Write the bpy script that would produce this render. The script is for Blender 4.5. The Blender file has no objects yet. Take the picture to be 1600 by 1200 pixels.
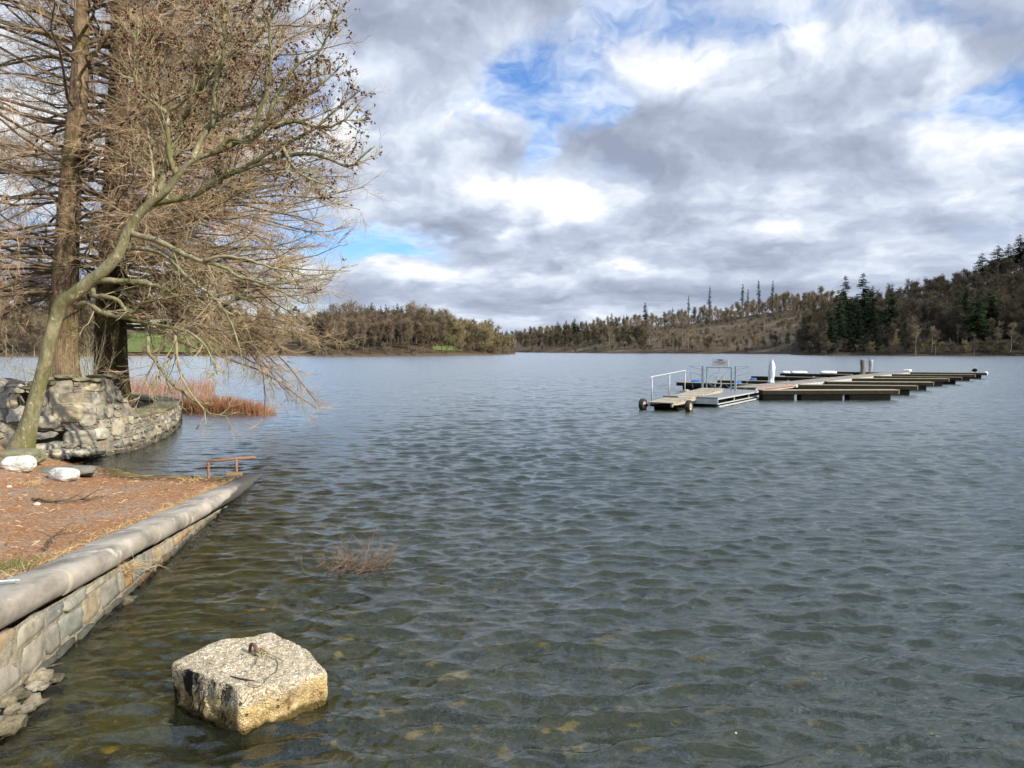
import bpy, math, random
import numpy as np
from mathutils import Vector, Matrix
rng = np.random.default_rng(7)
random.seed(7)
C = bpy.context.scene.collection
scene = bpy.context.scene
TAU = 2*math.pi
# ------------------------------------------------------------------ camera model (metres)
CAM = np.array([0.0, 0.0, 2.3]); F = 1200.0; HORIZON = 546.0
TH = math.atan((600-HORIZON)/F)
def ray(px, py):
    a = (px-800)/F; b = (600-py)/F
    d = np.array([a, math.cos(TH)+b*math.sin(TH), -math.sin(TH)+b*math.cos(TH)])
    return d/d[1]
def P(px, py, Y):                     # a point the photo shows at pixel px,py standing Y metres away
    return CAM + ray(px, py)*Y
def G(px, py, z=0.0):                 # the same on a level plane
    d = ray(px, py); return CAM + d*((z-CAM[2])/d[2])
def nrm(v):
    v = np.asarray(v, float); return v/np.maximum(np.linalg.norm(v, axis=-1, keepdims=True), 1e-9)
# ------------------------------------------------------------------ object helpers
def tag(o, label=None, cat=None, group=None, kind=None):
    if label: o['label'] = label
    if cat: o['category'] = cat
    if group: o['group'] = group
    if kind: o['kind'] = kind
    return o
def thing(name, label, cat, loc=(0, 0, 0), group=None):
    o = bpy.data.objects.new(name, None); C.objects.link(o)
    o.empty_display_size = 0.2; o.location = tuple(loc)
    return tag(o, label, cat, group)
def root_loc(p):
    while p.parent is not None: p = p.parent
    return np.array(p.location)
def mesh_np(name, v, faces, smooth=False, mats=(), midx=None, attrs=None):
    """faces: list of int arrays (F,k); verts (N,3)"""
    me = bpy.data.meshes.new(name)
    v = np.asarray(v, np.float32)
    me.vertices.add(len(v)); me.vertices.foreach_set('co', v.ravel())
    fl = [np.asarray(f, np.int32) for f in faces if len(f)]
    nl = sum(f.size for f in fl); npoly = sum(len(f) for f in fl)
    me.loops.add(nl); me.polygons.add(npoly)
    me.loops.foreach_set('vertex_index', np.concatenate([f.ravel() for f in fl]))
    tot = np.concatenate([np.full(len(f), f.shape[1], np.int32) for f in fl])
    st = np.concatenate([[0], np.cumsum(tot)[:-1]]).astype(np.int32)
    me.polygons.foreach_set('loop_start', st)
    if midx is not None: me.polygons.foreach_set('material_index', np.asarray(midx, np.int32))
    me.polygons.foreach_set('use_smooth', np.full(npoly, smooth))
    for m in mats: me.materials.append(m)
    if attrs:
        for k, a in attrs.items():
            at = me.attributes.new(k, 'FLOAT', 'POINT'); at.data.foreach_set('value', np.asarray(a, np.float32))
    me.update(calc_edges=True)
    return me
class MB:
    """collects geometry (world coordinates) for ONE mesh object"""
    def __init__(s): s.v = []; s.f = {}; s.n = 0; s.m = {}; s.a = []
    def add(s, v, faces, m=0, tint=0.0):
        v = np.asarray(v, float).reshape(-1, 3)
        for f in faces:
            f = np.asarray(f, int)
            if f.size == 0: continue
            if f.ndim == 1: f = f[None]
            k = f.shape[1]
            s.f.setdefault(k, []).append(f+s.n); s.m.setdefault(k, []).append(np.full(len(f), m))
        s.v.append(v); s.a.append(np.broadcast_to(np.asarray(tint, float), (len(v),))); s.n += len(v)
        return s
    def box(s, c, size, ax=None, m=0, tint=0.0, bev=0.0):
        """box centred c, size along the three axes ax (rows)"""
        ax = np.eye(3) if ax is None else np.asarray(ax, float)
        h = np.asarray(size, float)/2
        if bev <= 0:
            q = np.array([[x, y, z] for x in (-1, 1) for y in (-1, 1) for z in (-1, 1)], float)*h
            s.add(np.asarray(c)+q@ax, [[[0, 1, 3, 2], [4, 6, 7, 5], [0, 4, 5, 1], [2, 3, 7, 6], [0, 2, 6, 4], [1, 5, 7, 3]]], m, tint)
        else:
            b = min(bev, h.min()*0.9)
            V = []; idx = {}
            for sx in (-1, 1):
                for sy in (-1, 1):
                    for sz in (-1, 1):
                        for k in range(3):
                            p = np.array([sx, sy, sz])*(h-b); p[k] = [sx, sy, sz][k]*h[k]
                            idx[sx, sy, sz, k] = len(V); V.append(p)
            q = []; t = []
            for k in range(3):
                o = [i for i in range(3) if i != k]
                for sg in (-1, 1):
                    r = []
                    for (a, b2) in ((-1, -1), (1, -1), (1, 1), (-1, 1)):
                        key = [0, 0, 0]; key[k] = sg; key[o[0]] = a; key[o[1]] = b2; r.append(idx[(*key, k)])
                    q.append(r)
            for k in range(3):
                o = [i for i in range(3) if i != k]
                for a in (-1, 1):
                    for b2 in (-1, 1):
                        r = []
                        for e, ko in ((-1, o[0]), (-1, o[1]), (1, o[1]), (1, o[0])):
                            key = [0, 0, 0]; key[k] = e; key[o[0]] = a; key[o[1]] = b2; r.append(idx[(*key, ko)])
                        q.append(r)
            for sx in (-1, 1):
                for sy in (-1, 1):
                    for sz in (-1, 1): t.append([idx[sx, sy, sz, k] for k in range(3)])
            s.add(np.asarray(c)+np.array(V)@ax, [q, t], m, tint)
        return s
    def tube(s, pts, rad, k=8, m=0, tint=0.0, caps=True):
        pts = np.asarray(pts, float); rad = np.broadcast_to(np.asarray(rad, float), (len(pts),))
        v, q = tubes(pts[None], rad[None], k)
        n = len(pts); fs = [q]
        if caps: fs.append([list(range(k))[::-1], list(range((n-1)*k, n*k))])
        s.add(v, fs[:1], m, tint)
        if caps:
            s.n -= len(v)
            for c in fs[1]:
                s.f.setdefault(k, []).append(np.array([c])+s.n); s.m.setdefault(k, []).append(np.array([m]))
            s.n += len(v)
        return s
    def build(s, name, mats, parent=None, smooth=False, loc=None):
        if not isinstance(mats, (list, tuple)): mats = [mats]
        v = np.concatenate(s.v)
        org = root_loc(parent) if parent is not None else np.zeros(3) if loc is None else np.asarray(loc, float)
        ks = sorted(s.f)
        me = mesh_np(name, v-org, [np.concatenate(s.f[k]) for k in ks], smooth, mats, np.concatenate([np.concatenate(s.m[k]) for k in ks]), {'tint': np.concatenate(s.a)})
        o = bpy.data.objects.new(name, me); C.objects.link(o)
        if parent is not None: o.parent = parent
        else: o.location = tuple(org)
        return o
def tubes(Pt, R, k=4):
    """Pt (M,N,3), R (M,N) -> verts, quads of M tubes"""
    M, N, _ = Pt.shape
    T = np.empty_like(Pt); T[:, 1:-1] = Pt[:, 2:]-Pt[:, :-2]; T[:, 0] = Pt[:, 1]-Pt[:, 0]; T[:, -1] = Pt[:, -1]-Pt[:, -2]
    T = nrm(T)
    D = nrm(Pt[:, -1]-Pt[:, 0]+1e-6)
    ref = np.where(np.abs(D[:, 2:3]) > 0.8, np.array([[1.0, 0.13, 0]]), np.array([[0.05, 0.1, 1.0]]))
    U = ref[:, None, :]-(T*ref[:, None, :]).sum(-1, keepdims=True)*T
    U = nrm(U); W = np.cross(T, U)
    a = np.arange(k)*TAU/k
    V = Pt[:, :, None, :]+R[:, :, None, None]*(np.cos(a)[None, None, :, None]*U[:, :, None, :]+np.sin(a)[None, None, :, None]*W[:, :, None, :])
    i = np.arange(N-1)[:, None]*k; j = np.arange(k)[None]; j2 = (j+1) % k
    q = np.stack([i+j, i+j2, i+k+j2, i+k+j], -1).reshape(-1, 4)
    Q = (q[None]+(np.arange(M)*N*k)[:, None, None]).reshape(-1, 4)
    return V.reshape(-1, 3), Q
def plen(Pt): return np.linalg.norm(np.diff(Pt, axis=1), axis=-1).sum(1)
def spawn(Pt, R, n, tr, ang, length, seg, r0, r1, bend=(0, 0, 0), wig=0.1, flat=0.0, g=rng, shorten=0.0, minlen=0.0, along=None):
    """children of the polylines Pt (M,N,3): n each; length = (min,max) metres or fraction of the parent if negative"""
    M, N, _ = Pt.shape
    t = g.uniform(tr[0], tr[1], (M, n)); x = t*(N-1); i0 = np.minimum(x.astype(int), N-2); fr = (x-i0)[..., None]
    m = np.arange(M)[:, None]
    base = Pt[m, i0]*(1-fr)+Pt[m, i0+1]*fr
    tan = nrm(Pt[m, i0+1]-Pt[m, i0]); rp = R[m, i0]*(1-fr[..., 0])+R[m, i0+1]*fr[..., 0]
    v = g.normal(size=(M, n, 3)); v -= (v*tan).sum(-1, keepdims=True)*tan
    v[..., 2] *= (1-flat); v = nrm(v)
    a = g.normal(ang[0], ang[1], (M, n, 1))
    d = nrm(np.cos(a)*tan+np.sin(a)*v)
    L = g.uniform(abs(length[0]), abs(length[1]), (M, n))
    if length[0] < 0: L = L*plen(Pt)[:, None]
    L = np.maximum(L*(1-shorten*t), minlen)
    base = base.reshape(-1, 3); d = d.reshape(-1, 3); L = L.reshape(-1); rp = rp.reshape(-1)
    K = len(L); out = np.empty((K, seg+1, 3)); out[:, 0] = base
    bend = np.asarray(bend, float)
    for s_ in range(seg):
        out[:, s_+1] = out[:, s_]+d*(L/seg)[:, None]
        d = nrm(d+bend/seg+g.normal(0, wig, (K, 3)))
    ra = np.minimum(rp*0.8, r0)
    f = np.linspace(0, 1, seg+1)[None]
    rr = ra[:, None]*(1-f)+np.minimum(r1, ra)[:, None]*f
    return out, rr
def copy_tree(o, parent=None):
    c = o.copy(); C.objects.link(c); c.parent = parent
    for ch in list(o.children): copy_tree(ch, c)
    return c
# ------------------------------------------------------------------ node helpers
class NB:
    def __init__(s, tree): s.t = tree; s.x = 0
    def n(s, typ, **kw):
        nd = s.t.nodes.new(typ)
        for k, v in kw.items(): setattr(nd, k, v)
        return nd
    def put(s, sock, v):
        if v is None: return
        if isinstance(v, bpy.types.NodeSocket): s.t.links.new(v, sock)
        elif isinstance(v, bpy.types.Node): s.t.links.new(v.outputs[0], sock)
        else:
            if hasattr(sock, 'default_value'):
                dv = sock.default_value
                try: n_ = len(dv)
                except TypeError: n_ = 0
                if n_ == 4 and hasattr(v, '__len__') and len(v) == 3: v = (*v, 1)
                elif n_ and not hasattr(v, '__len__'): v = (v,)*n_
                sock.default_value = v
    def m(s, op, a, b=None, c=None, clamp=False):
        nd = s.n('ShaderNodeMath', operation=op, use_clamp=clamp)
        for i, v in enumerate((a, b, c)): s.put(nd.inputs[i], v)
        return nd.outputs[0]
    def vm(s, op, a, b=None, scale=None):
        nd = s.n('ShaderNodeVectorMath', operation=op)
        s.put(nd.inputs[0], a)
        if b is not None: s.put(nd.inputs[1], b)
        if scale is not None: s.put(nd.inputs['Scale'], scale)
        return nd.outputs[1] if op in ('LENGTH', 'DOT_PRODUCT', 'DISTANCE') else nd.outputs[0]
    def sep(s, v):
        nd = s.n('ShaderNodeSeparateXYZ'); s.put(nd.inputs[0], v); return nd.outputs[0], nd.outputs[1], nd.outputs[2]
    def comb(s, x, y, z):
        nd = s.n('ShaderNodeCombineXYZ'); s.put(nd.inputs[0], x); s.put(nd.inputs[1], y); s.put(nd.inputs[2], z); return nd.outputs[0]
    def noise(s, vec, scale, detail=4, rough=0.55, dist=0.0, col=False, lac=2.0, dims='3D', typ='FBM'):
        nd = s.n('ShaderNodeTexNoise', noise_dimensions=dims, noise_type=typ)
        s.put(nd.inputs['Vector'], vec); s.put(nd.inputs['Scale'], scale); s.put(nd.inputs['Detail'], detail)
        s.put(nd.inputs['Roughness'], rough); s.put(nd.inputs['Distortion'], dist); s.put(nd.inputs['Lacunarity'], lac)
        return nd.outputs['Color'] if col else nd.outputs[0]
    def voro(s, vec, scale, feature='F1', out='Distance', rand=1.0):
        nd = s.n('ShaderNodeTexVoronoi', feature=feature); s.put(nd.inputs['Vector'], vec); s.put(nd.inputs['Scale'], scale); s.put(nd.inputs['Randomness'], rand)
        return nd.outputs[out]
    def ramp(s, fac, stops, interp='LINEAR'):
        nd = s.n('ShaderNodeValToRGB'); cr = nd.color_ramp; cr.interpolation = interp
        while len(cr.elements) < len(stops): cr.elements.new(0.5)
        for e, (p, c) in zip(cr.elements, stops):
            e.position = p; e.color = (*c, 1) if hasattr(c, '__len__') else (c, c, c, 1)
        s.put(nd.inputs[0], fac); return nd.outputs[0]
    def smooth(s, x, lo, hi):
        nd = s.n('ShaderNodeMapRange', interpolation_type='SMOOTHSTEP'); s.put(nd.inputs[0], x); s.put(nd.inputs[1], lo); s.put(nd.inputs[2], hi)
        return nd.outputs[0]
    def mix(s, f, a, b, mode='MIX'):
        nd = s.n('ShaderNodeMix', data_type='RGBA', blend_type=mode)
        s.put(nd.inputs[0], f); s.put(nd.inputs[6], a); s.put(nd.inputs[7], b); return nd.outputs[2]
    def mixs(s, f, a, b):
        nd = s.n('ShaderNodeMixShader'); s.put(nd.inputs[0], f); s.put(nd.inputs[1], a); s.put(nd.inputs[2], b); return nd.outputs[0]
    def attr(s, name, out='Fac'):
        nd = s.n('ShaderNodeAttribute', attribute_name=name); return nd.outputs[out]
    def bump(s, h, strength=0.5, dist=0.02, normal=None):
        nd = s.n('ShaderNodeBump'); s.put(nd.inputs['Height'], h); s.put(nd.inputs['Strength'], strength); s.put(nd.inputs['Distance'], dist)
        if normal is not None: s.put(nd.inputs['Normal'], normal)
        return nd.outputs[0]
    def pos(s): return s.n('ShaderNodeNewGeometry').outputs['Position']
    def obj(s): return s.n('ShaderNodeTexCoord').outputs['Object']
def new_mat(name):
    m = bpy.data.materials.new(name); m.use_nodes = True; m.node_tree.nodes.clear()
    b = NB(m.node_tree); out = b.n('ShaderNodeOutputMaterial')
    return m, b, out
def pbsdf(b, out, col, rough=0.8, normal=None, metallic=0.0, spec=0.3):
    p = b.n('ShaderNodeBsdfPrincipled')
    b.put(p.inputs['Base Color'], col); b.put(p.inputs['Roughness'], rough); b.put(p.inputs['Metallic'], metallic); b.put(p.inputs['Specular IOR Level'], spec)
    if normal is not None: b.put(p.inputs['Normal'], normal)
    b.put(out.inputs[0], p.outputs[0]); return p
def simple(name, c1, c2=None, scale=6.0, rough=0.85, bump=0.3, bdist=0.01, detail=6, metallic=0.0, spec=0.3, stretch=(1, 1, 1), tint=0.0, lo=0.35, hi=0.65):
    m, b, out = new_mat(name)
    v = b.vm('MULTIPLY', b.obj(), stretch)
    nz = b.noise(v, scale, detail, 0.6)
    col = b.ramp(nz, [(lo, c1), (hi, c2 or tuple(x*0.6 for x in c1))])
    if tint:
        t = b.attr('tint'); k = b.m('ADD', b.m('MULTIPLY', t, tint), 1.0-tint/2)
        col = b.mix(1.0, col, b.comb(k, k, k), 'MULTIPLY')
    nn = b.bump(b.noise(v, scale*3.1, 5, 0.65), bump, bdist) if bump else None
    pbsdf(b, out, col, rough, nn, metallic, spec)
    return m
# ------------------------------------------------------------------ camera, sun, sky
cd = bpy.data.cameras.new('camera'); cam = bpy.data.objects.new('camera', cd); C.objects.link(cam)
cd.sensor_fit = 'HORIZONTAL'; cd.sensor_width = 36.0; cd.lens = 36.0*F/1600.0; cd.clip_start = 0.05; cd.clip_end = 6000
cam.location = tuple(CAM); cam.rotation_euler = (math.pi/2-TH, 0, 0); scene.camera = cam
SUN_EL = math.radians(30.0); SUN_AZ = math.atan2(0.83, -0.56)          # azimuth clockwise from +Y
sv = Vector((math.sin(SUN_AZ)*math.cos(SUN_EL), math.cos(SUN_AZ)*math.cos(SUN_EL), math.sin(SUN_EL)))
ld = bpy.data.lights.new('sun', 'SUN'); lo = bpy.data.objects.new('sun', ld); C.objects.link(lo)
ld.energy = 5.0; ld.angle = math.radians(0.53); ld.color = (1.0, 0.915, 0.77)
lo.rotation_euler = sv.to_track_quat('Z', 'Y').to_euler(); lo.location = (60, -40, 42)
w = bpy.data.worlds.new('World'); scene.world = w; w.use_nodes = True
w.node_tree.nodes.clear(); b = NB(w.node_tree)
SKY = 0.10
wo = b.n('ShaderNodeOutputWorld'); bg = b.n('ShaderNodeBackground'); bg.inputs[1].default_value = SKY
b.put(wo.inputs[0], bg.outputs[0])
sk = b.n('ShaderNodeTexSky', sky_type='NISHITA'); sk.sun_disc = False; sk.sun_elevation = SUN_EL; sk.sun_rotation = SUN_AZ
sk.altitude = 200; sk.air_density = 1.0; sk.dust_density = 0.6; sk.ozone_density = 1.4
D = b.vm('NORMALIZE', b.n('ShaderNodeTexCoord').outputs['Generated'])
dx, dy, dz = b.sep(D)
AZ = b.m('ARCTAN2', dx, dy); EL = b.m('MAXIMUM', b.m('ARCSINE', dz), 0.0)
hl = b.m('DIVIDE', 1.9, b.m('SQRT', b.m('ADD', b.m('MULTIPLY', dx, dx), b.m('ADD', b.m('MULTIPLY', dy, dy), 0.0001))))
pl = b.comb(b.m('MULTIPLY', dx, hl), b.m('MULTIPLY', dy, hl), b.m('LOGARITHM', b.m('ADD', EL, 0.09), 2.718))
# ragged outlines: the large shapes are warped by noise
wn = b.vm('SUBTRACT', b.noise(pl, 3.0, 4, 0.6, col=True), (0.5, 0.5, 0.5))
AE = b.vm('MULTIPLY_ADD', wn, (0.22, 0.13, 0.0)); b.put(AE.node.inputs[2], b.comb(AZ, EL, 0.0))
def blob(px, py, rx, ry):
    a0 = math.atan((px-800)/F); r = math.sqrt(F*F+(px-800)**2); e0 = math.atan((HORIZON-py)/r)
    ra, re = rx/F, ry/F
    q = b.vm('MULTIPLY_ADD', AE, (1/ra, 1/re, 0.0)); q.node.inputs[2].default_value = (-a0/ra, -e0/re, 0.0)
    return b.m('POWER', 0.3679, b.vm('DOT_PRODUCT', q, q))
def total(lst):
    acc = 0.0
    for (px, py, rx, ry, wgt) in lst: acc = b.m('MULTIPLY_ADD', blob(px, py, rx, ry), wgt, acc)
    return acc
# clear gaps (negative cover) in the layer
GAPS = [(830, 165, 135, 34, -0.58), (950, 185, 70, 26, -0.30), (760, 118, 60, 26, -0.3), (842, 250, 22, 40, -0.28), (1510, 172, 120, 22, -0.42), (1590, 150, 50, 34, -0.3),
        (600, 382, 110, 20, -0.42), (1000, 60, 110, 80, -0.30), (1195, 42, 60, 14, -0.16), (470, 300, 80, 130, -0.16), (200, 300, 260, 150, -0.06),
        (1040, 225, 150, 60, 0.18), (1320, 230, 330, 110, 0.14), (900, 340, 170, 45, 0.25), (670, 255, 120, 75, 0.22), (760, 20, 190, 45, 0.28), (900, 460, 500, 60, 0.2), (620, 110, 90, 110, 0.2)]
cover = total(GAPS)
# lit tops (+) and grey bases (-)
LITS = [(700, 205, 110, 34, 0.34), (890, 300, 76, 28, 0.40), (1150, 100, 90, 34, 0.16), (1430, 222, 180, 26, 0.24), (1560, 225, 100, 26, 0.20), (1000, 60, 120, 80, 0.22), (1190, 350, 44, 20, 0.30),
        (820, 425, 300, 16, 0.28), (580, 340, 60, 18, 0.28), (770, 365, 45, 22, 0.26), (490, 200, 110, 200, 0.10), (200, 250, 300, 250, 0.24), (1090, 380, 120, 12, 0.2),
        (1010, 250, 150, 45, -0.17), (890, 365, 110, 20, -0.24), (660, 310, 110, 24, -0.24), (790, 20, 160, 40, -0.24), (1320, 170, 150, 60, -0.10), (1510, 90, 140, 40, -0.2), (1330, 385, 330, 30, -0.16), (980, 470, 260, 14, -0.22), (600, 480, 120, 18, -0.12), (600, 120, 110, 70, -0.10)]
lits = total(LITS)
pw = b.vm('MULTIPLY_ADD', wn, (0.30, 0.30, 0.30)); b.put(pw.node.inputs[2], pl)
n1 = b.noise(pw, 2.5, 7, 0.53)
n2 = b.noise(b.vm('ADD', pw, (0.06, -0.03, 0.095)), 2.5, 5, 0.53)
fine = b.noise(pw, 11.0, 5, 0.6)
fc = b.m('SUBTRACT', fine, 0.5)
cv = b.m('MULTIPLY_ADD', fc, 0.26, b.m('ADD', n1, b.m('MULTIPLY_ADD', b.smooth(EL, 0.44, 0.85), -0.20, cover)))
alpha = b.smooth(cv, 0.20, 0.53)
thick = b.smooth(cv, 0.45, 0.95)
emb = b.m('MULTIPLY', b.m('SUBTRACT', n1, n2), 3.0)
sh = b.m('ADD', b.m('ADD', 0.555, emb), b.m('MULTIPLY_ADD', thick, -0.15, lits))
sh = b.m('MULTIPLY_ADD', fc, 0.22, b.m('MULTIPLY_ADD', b.smooth(EL, 0.44, 0.80), 0.20, sh))
ccol = b.ramp(sh, [(0.0, (0.23, 0.265, 0.35)), (0.28, (0.30, 0.34, 0.43)), (0.54, (0.39, 0.44, 0.54)), (0.82, (0.56, 0.605, 0.68)), (1.0, (0.72, 0.73, 0.75))])
hi = b.smooth(EL, 0.44, 0.75)  # out-of-view clouds overhead brightened and blued to lift light on the water
ccol = b.vm('SCALE', b.mix(hi, ccol, b.mix(1.0, ccol, (1.80, 2.10, 2.40), 'MULTIPLY')), scale=1.0/SKY)
skc = b.mix(1.0, sk.outputs[0], (0.62, 0.92, 1.32), 'MULTIPLY')
# thin veil of high cirrus in the clear parts
veil = b.m('MULTIPLY', b.smooth(b.noise(b.vm('MULTIPLY', pw, (1.0, 1.0, 2.4)), 3.4, 4, 0.6), 0.34, 0.70), 0.85)
skc = b.mix(veil, skc, b.vm('SCALE', b.comb(0.58, 0.65, 0.76), scale=1.0/SKY))
fin = b.mix(alpha, skc, ccol)
b.put(bg.inputs[0], fin)
vs = scene.view_settings; scene.display_settings.display_device = 'sRGB'
vs.view_transform = 'Standard'; vs.look = 'None'; vs.exposure = 0.56; vs.gamma = 1.0; vs.use_curve_mapping = False
cy = scene.cycles
cy.use_denoising = True; cy.denoising_prefilter = 'ACCURATE'; cy.denoising_input_passes = 'RGB_ALBEDO_NORMAL'; cy.use_adaptive_sampling = True; cy.adaptive_threshold = 0.02
cy.max_bounces = 8; cy.diffuse_bounces = 2; cy.glossy_bounces = 3; cy.transmission_bounces = 4; cy.transparent_max_bounces = 12
cy.caustics_reflective = False; cy.caustics_refractive = False; cy.sample_clamp_indirect = 4.0
# ------------------------------------------------------------------ small value noise for shaping meshes
def vnoise(p, seed=0):
    p = np.asarray(p, float); i = np.floor(p).astype(np.int64); f = p-i; f = f*f*(3-2*f); r = 0
    def h(a):
        n = a[..., 0]*374761393+a[..., 1]*668265263+a[..., 2]*2147483647+seed*1274126177
        n = (n ^ (n >> 13))*1274126177; n = n ^ (n >> 16)
        return (n & 0xffff)/65535.0
    for dx_ in (0, 1):
        for dy_ in (0, 1):
            for dz_ in (0, 1):
                wgt = (f[..., 0] if dx_ else 1-f[..., 0])*(f[..., 1] if dy_ else 1-f[..., 1])*(f[..., 2] if dz_ else 1-f[..., 2])
                r = r+wgt*h(i+np.array([dx_, dy_, dz_]))
    return r*2-1
def fbm(p, octv=4, seed=0, gain=0.5):
    p = np.asarray(p, float); a = 1.0; r = 0; s_ = 0
    for o in range(octv): r = r+a*vnoise(p*2**o+o*17.3, seed+o); s_ += a; a *= gain
    return r/s_
def p2(x, y): return np.stack([x, y, np.zeros_like(x)], -1)
def sstep(x, a, b_): t = np.clip((x-a)/(b_-a), 0, 1); return t*t*(3-2*t)
def grid_faces(nu, nv):
    i = np.arange(nu-1)[:, None]*nv; j = np.arange(nv-1)[None]
    return np.stack([i+j, i+nv+j, i+nv+j+1, i+j+1], -1).reshape(-1, 4)
# ------------------------------------------------------------------ the slipway edge: a line sloping into the lake
def edge_x(Y): return -3.33-0.143*(Y-5.0)          # outer face of the retaining wall
def edge_z(Y): return 0.46-0.073*(Y-5.0)           # underside of its coping
# bastion footprint (outer face of the wall round the two big trees)
BAST = np.array([(-14.6, 16.6), (-12.4, 15.9), (-10.4, 15.75), (-9.15, 16.1), (-8.8, 16.9), (-8.85, 18.3), (-9.35, 20.6), (-10.05, 22.8), (-10.75, 24.6), (-11.5, 26.2), (-12.6, 27.6), (-14.2, 28.8), (-16.4, 29.5), (-19.0, 29.2), (-21, 27.5)], float)
def resample(pts, ds):
    pts = np.asarray(pts, float); d = np.r_[0, np.cumsum(np.linalg.norm(np.diff(pts, axis=0), axis=1))]
    # Catmull-Rom through the points
    out = []
    n = len(pts)
    for i in range(n-1):
        p0, p1, p2_, p3 = pts[max(i-1, 0)], pts[i], pts[i+1], pts[min(i+2, n-1)]
        k_ = max(2, int(round((d[i+1]-d[i])/ds)))
        for t in np.arange(k_)/k_:
            out.append(0.5*((2*p1)+(-p0+p2_)*t+(2*p0-5*p1+4*p2_-p3)*t*t+(-p0+3*p1-3*p2_+p3)*t**3))
    out.append(pts[-1]); out = np.array(out)
    return out
BP = resample(BAST, 0.1); BS = np.r_[0, np.cumsum(np.linalg.norm(np.diff(BP, axis=0), axis=1))]
BT = nrm(np.gradient(BP, axis=0)); BN = np.stack([BT[:, 1], -BT[:, 0]], -1)       # outward normal
def bpt(s, off=0.0):
    x = np.interp(s, BS, BP[:, 0]); y = np.interp(s, BS, BP[:, 1]); nx = np.interp(s, BS, BN[:, 0]); ny = np.interp(s, BS, BN[:, 1])
    return np.stack([x+nx*off, y+ny*off], -1)
def s_at(px):                                       # arc length where the wall face crosses a picture column (front part)
    q = 800+F*BP[:, 0]/BP[:, 1]; m_ = BP[:, 1] < 25.5
    return float(np.interp(px, q[m_], BS[m_]))
# ------------------------------------------------------------------ ground / lake bed: one sheet
def bank_z(x, y):
    """height of the dry bank left of the slipway edge"""
    back = edge_x(y)-0.30
    Yw = np.interp(x, [-9.6, -9.3, -8.2, -7.1, -5.4, -4.6], [16.6, 16.1, 15.2, 14.25, 13.75, 13.6])
    z = np.where(y < Yw, 0.0725*(Yw-y), 0.14*(Yw-y))+0.24*sstep(-x, 7.2, 9.4)*sstep(Yw-y, 0.2, 2.0)+0.03*np.clip(back-x-0.8, 0, 5)*sstep(Yw-y, 0, 3)
    z = z+0.02*fbm(p2(x*0.9, y*0.9), 3, 3)
    z = np.clip(z, -2.6, 1.2)
    return z
def bed_z(x, y):
    dist = np.hypot(x+2, y)
    z = -0.17-0.075*np.maximum(x-edge_x(np.minimum(y, 14.0)), 0)-0.05*np.maximum(y-12, 0)
    z = z+0.05*fbm(p2(x*1.1, y*1.1), 4, 5)+0.025*fbm(p2(x*5, y*5), 3, 6)+0.135*np.exp(-np.maximum(x-edge_x(np.minimum(y, 14.0)), 0)/0.55)*sstep(-y, -9.5, -5.5)
    return np.maximum(z, -2.6)
def ground_z(x, y):
    dry = bank_z(x, y); wet = bed_z(x, y)
    inside = sstep(edge_x(y)-0.28-x, 0.0, 0.06)            # 1 on the bank side
    far = sstep(y, 14.5, 18.5)*sstep(x, -13.5, -10.5)+sstep(y, 17.0, 22.0)
    far = np.clip(far, 0, 1)
    return (dry*(1-far)+np.minimum(wet, dry)*far)*inside+wet*(1-inside)
def axis(parts):
    o = []
    for a, e, n_ in parts: o += list(np.linspace(a, e, n_, endpoint=False))
    return np.array(o+[parts[-1][1]])
gx = axis([(-900, -60, 22), (-60, -16, 44), (-16, -8, 80), (-8, -2.0, 150), (-2.0, 4, 60), (4, 40, 40), (40, 900, 22)])
gy = axis([(-60, 0, 10), (0, 3, 12), (3, 16, 190), (16, 32, 70), (32, 100, 30), (100, 1500, 24)])
X, Y_ = np.meshgrid(gx, gy, indexing='ij'); Z = ground_z(X, Y_)
gv = np.stack([X, Y_, Z], -1).reshape(-1, 3)
m, b, out = new_mat('ground_and_lake_bed')
ps = b.pos(); pxn, pyn, pzn = b.sep(ps)
n_big = b.noise(ps, 0.9, 5, 0.6); n_mid = b.noise(ps, 7.0, 6, 0.65); n_fine = b.noise(ps, 55.0, 4, 0.7)
litter = b.ramp(b.voro(b.vm('MULTIPLY', ps, (1.0, 1.6, 1.0)), 60.0, out='Color'), [(0.0, (0.125, 0.056, 0.027)), (0.4, (0.255, 0.122, 0.056)), (0.75, (0.39, 0.225, 0.12)), (1.0, (0.52, 0.39, 0.25))])
gravel = b.ramp(b.voro(ps, 85.0, out='Color'), [(0.0, (0.12, 0.11, 0.09)), (0.5, (0.26, 0.24, 0.20)), (1.0, (0.46, 0.44, 0.40))])
gmask = b.m('MULTIPLY', b.smooth(b.m('ADD', b.m('MULTIPLY', n_big, 0.5), b.m('MULTIPLY', n_mid, 0.7)), 0.56, 0.78), 0.8)
dry = b.mix(gmask, litter, gravel)
dry = b.mix(b.m('MULTIPLY', b.smooth(n_mid, 0.55, 0.75), 0.35), dry, (0.10, 0.06, 0.035))
stones = b.voro(ps, 7.0, out='Color'); sd = b.voro(ps, 7.0)
bedc = b.ramp(b.noise(ps, 3.2, 6, 0.65), [(0.36, (0.07, 0.056, 0.016)), (0.5, (0.27, 0.22, 0.078)), (0.64, (0.40, 0.34, 0.17))])
bedst = b.ramp(b.m('MULTIPLY', b.sep(stones)[0], 1.0), [(0.0, (0.055, 0.043, 0.018)), (0.7, (0.17, 0.14, 0.062)), (1.0, (0.25, 0.21, 0.12))])
bedc = b.mix(b.m('MULTIPLY', b.smooth(sd, 0.42, 0.25), b.smooth(b.noise(ps, 1.3, 3), 0.42, 0.6)), bedc, bedst)
deepc = b.mix(b.noise(ps, 0.6, 4), (0.035, 0.040, 0.016), (0.085, 0.085, 0.036))
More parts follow.
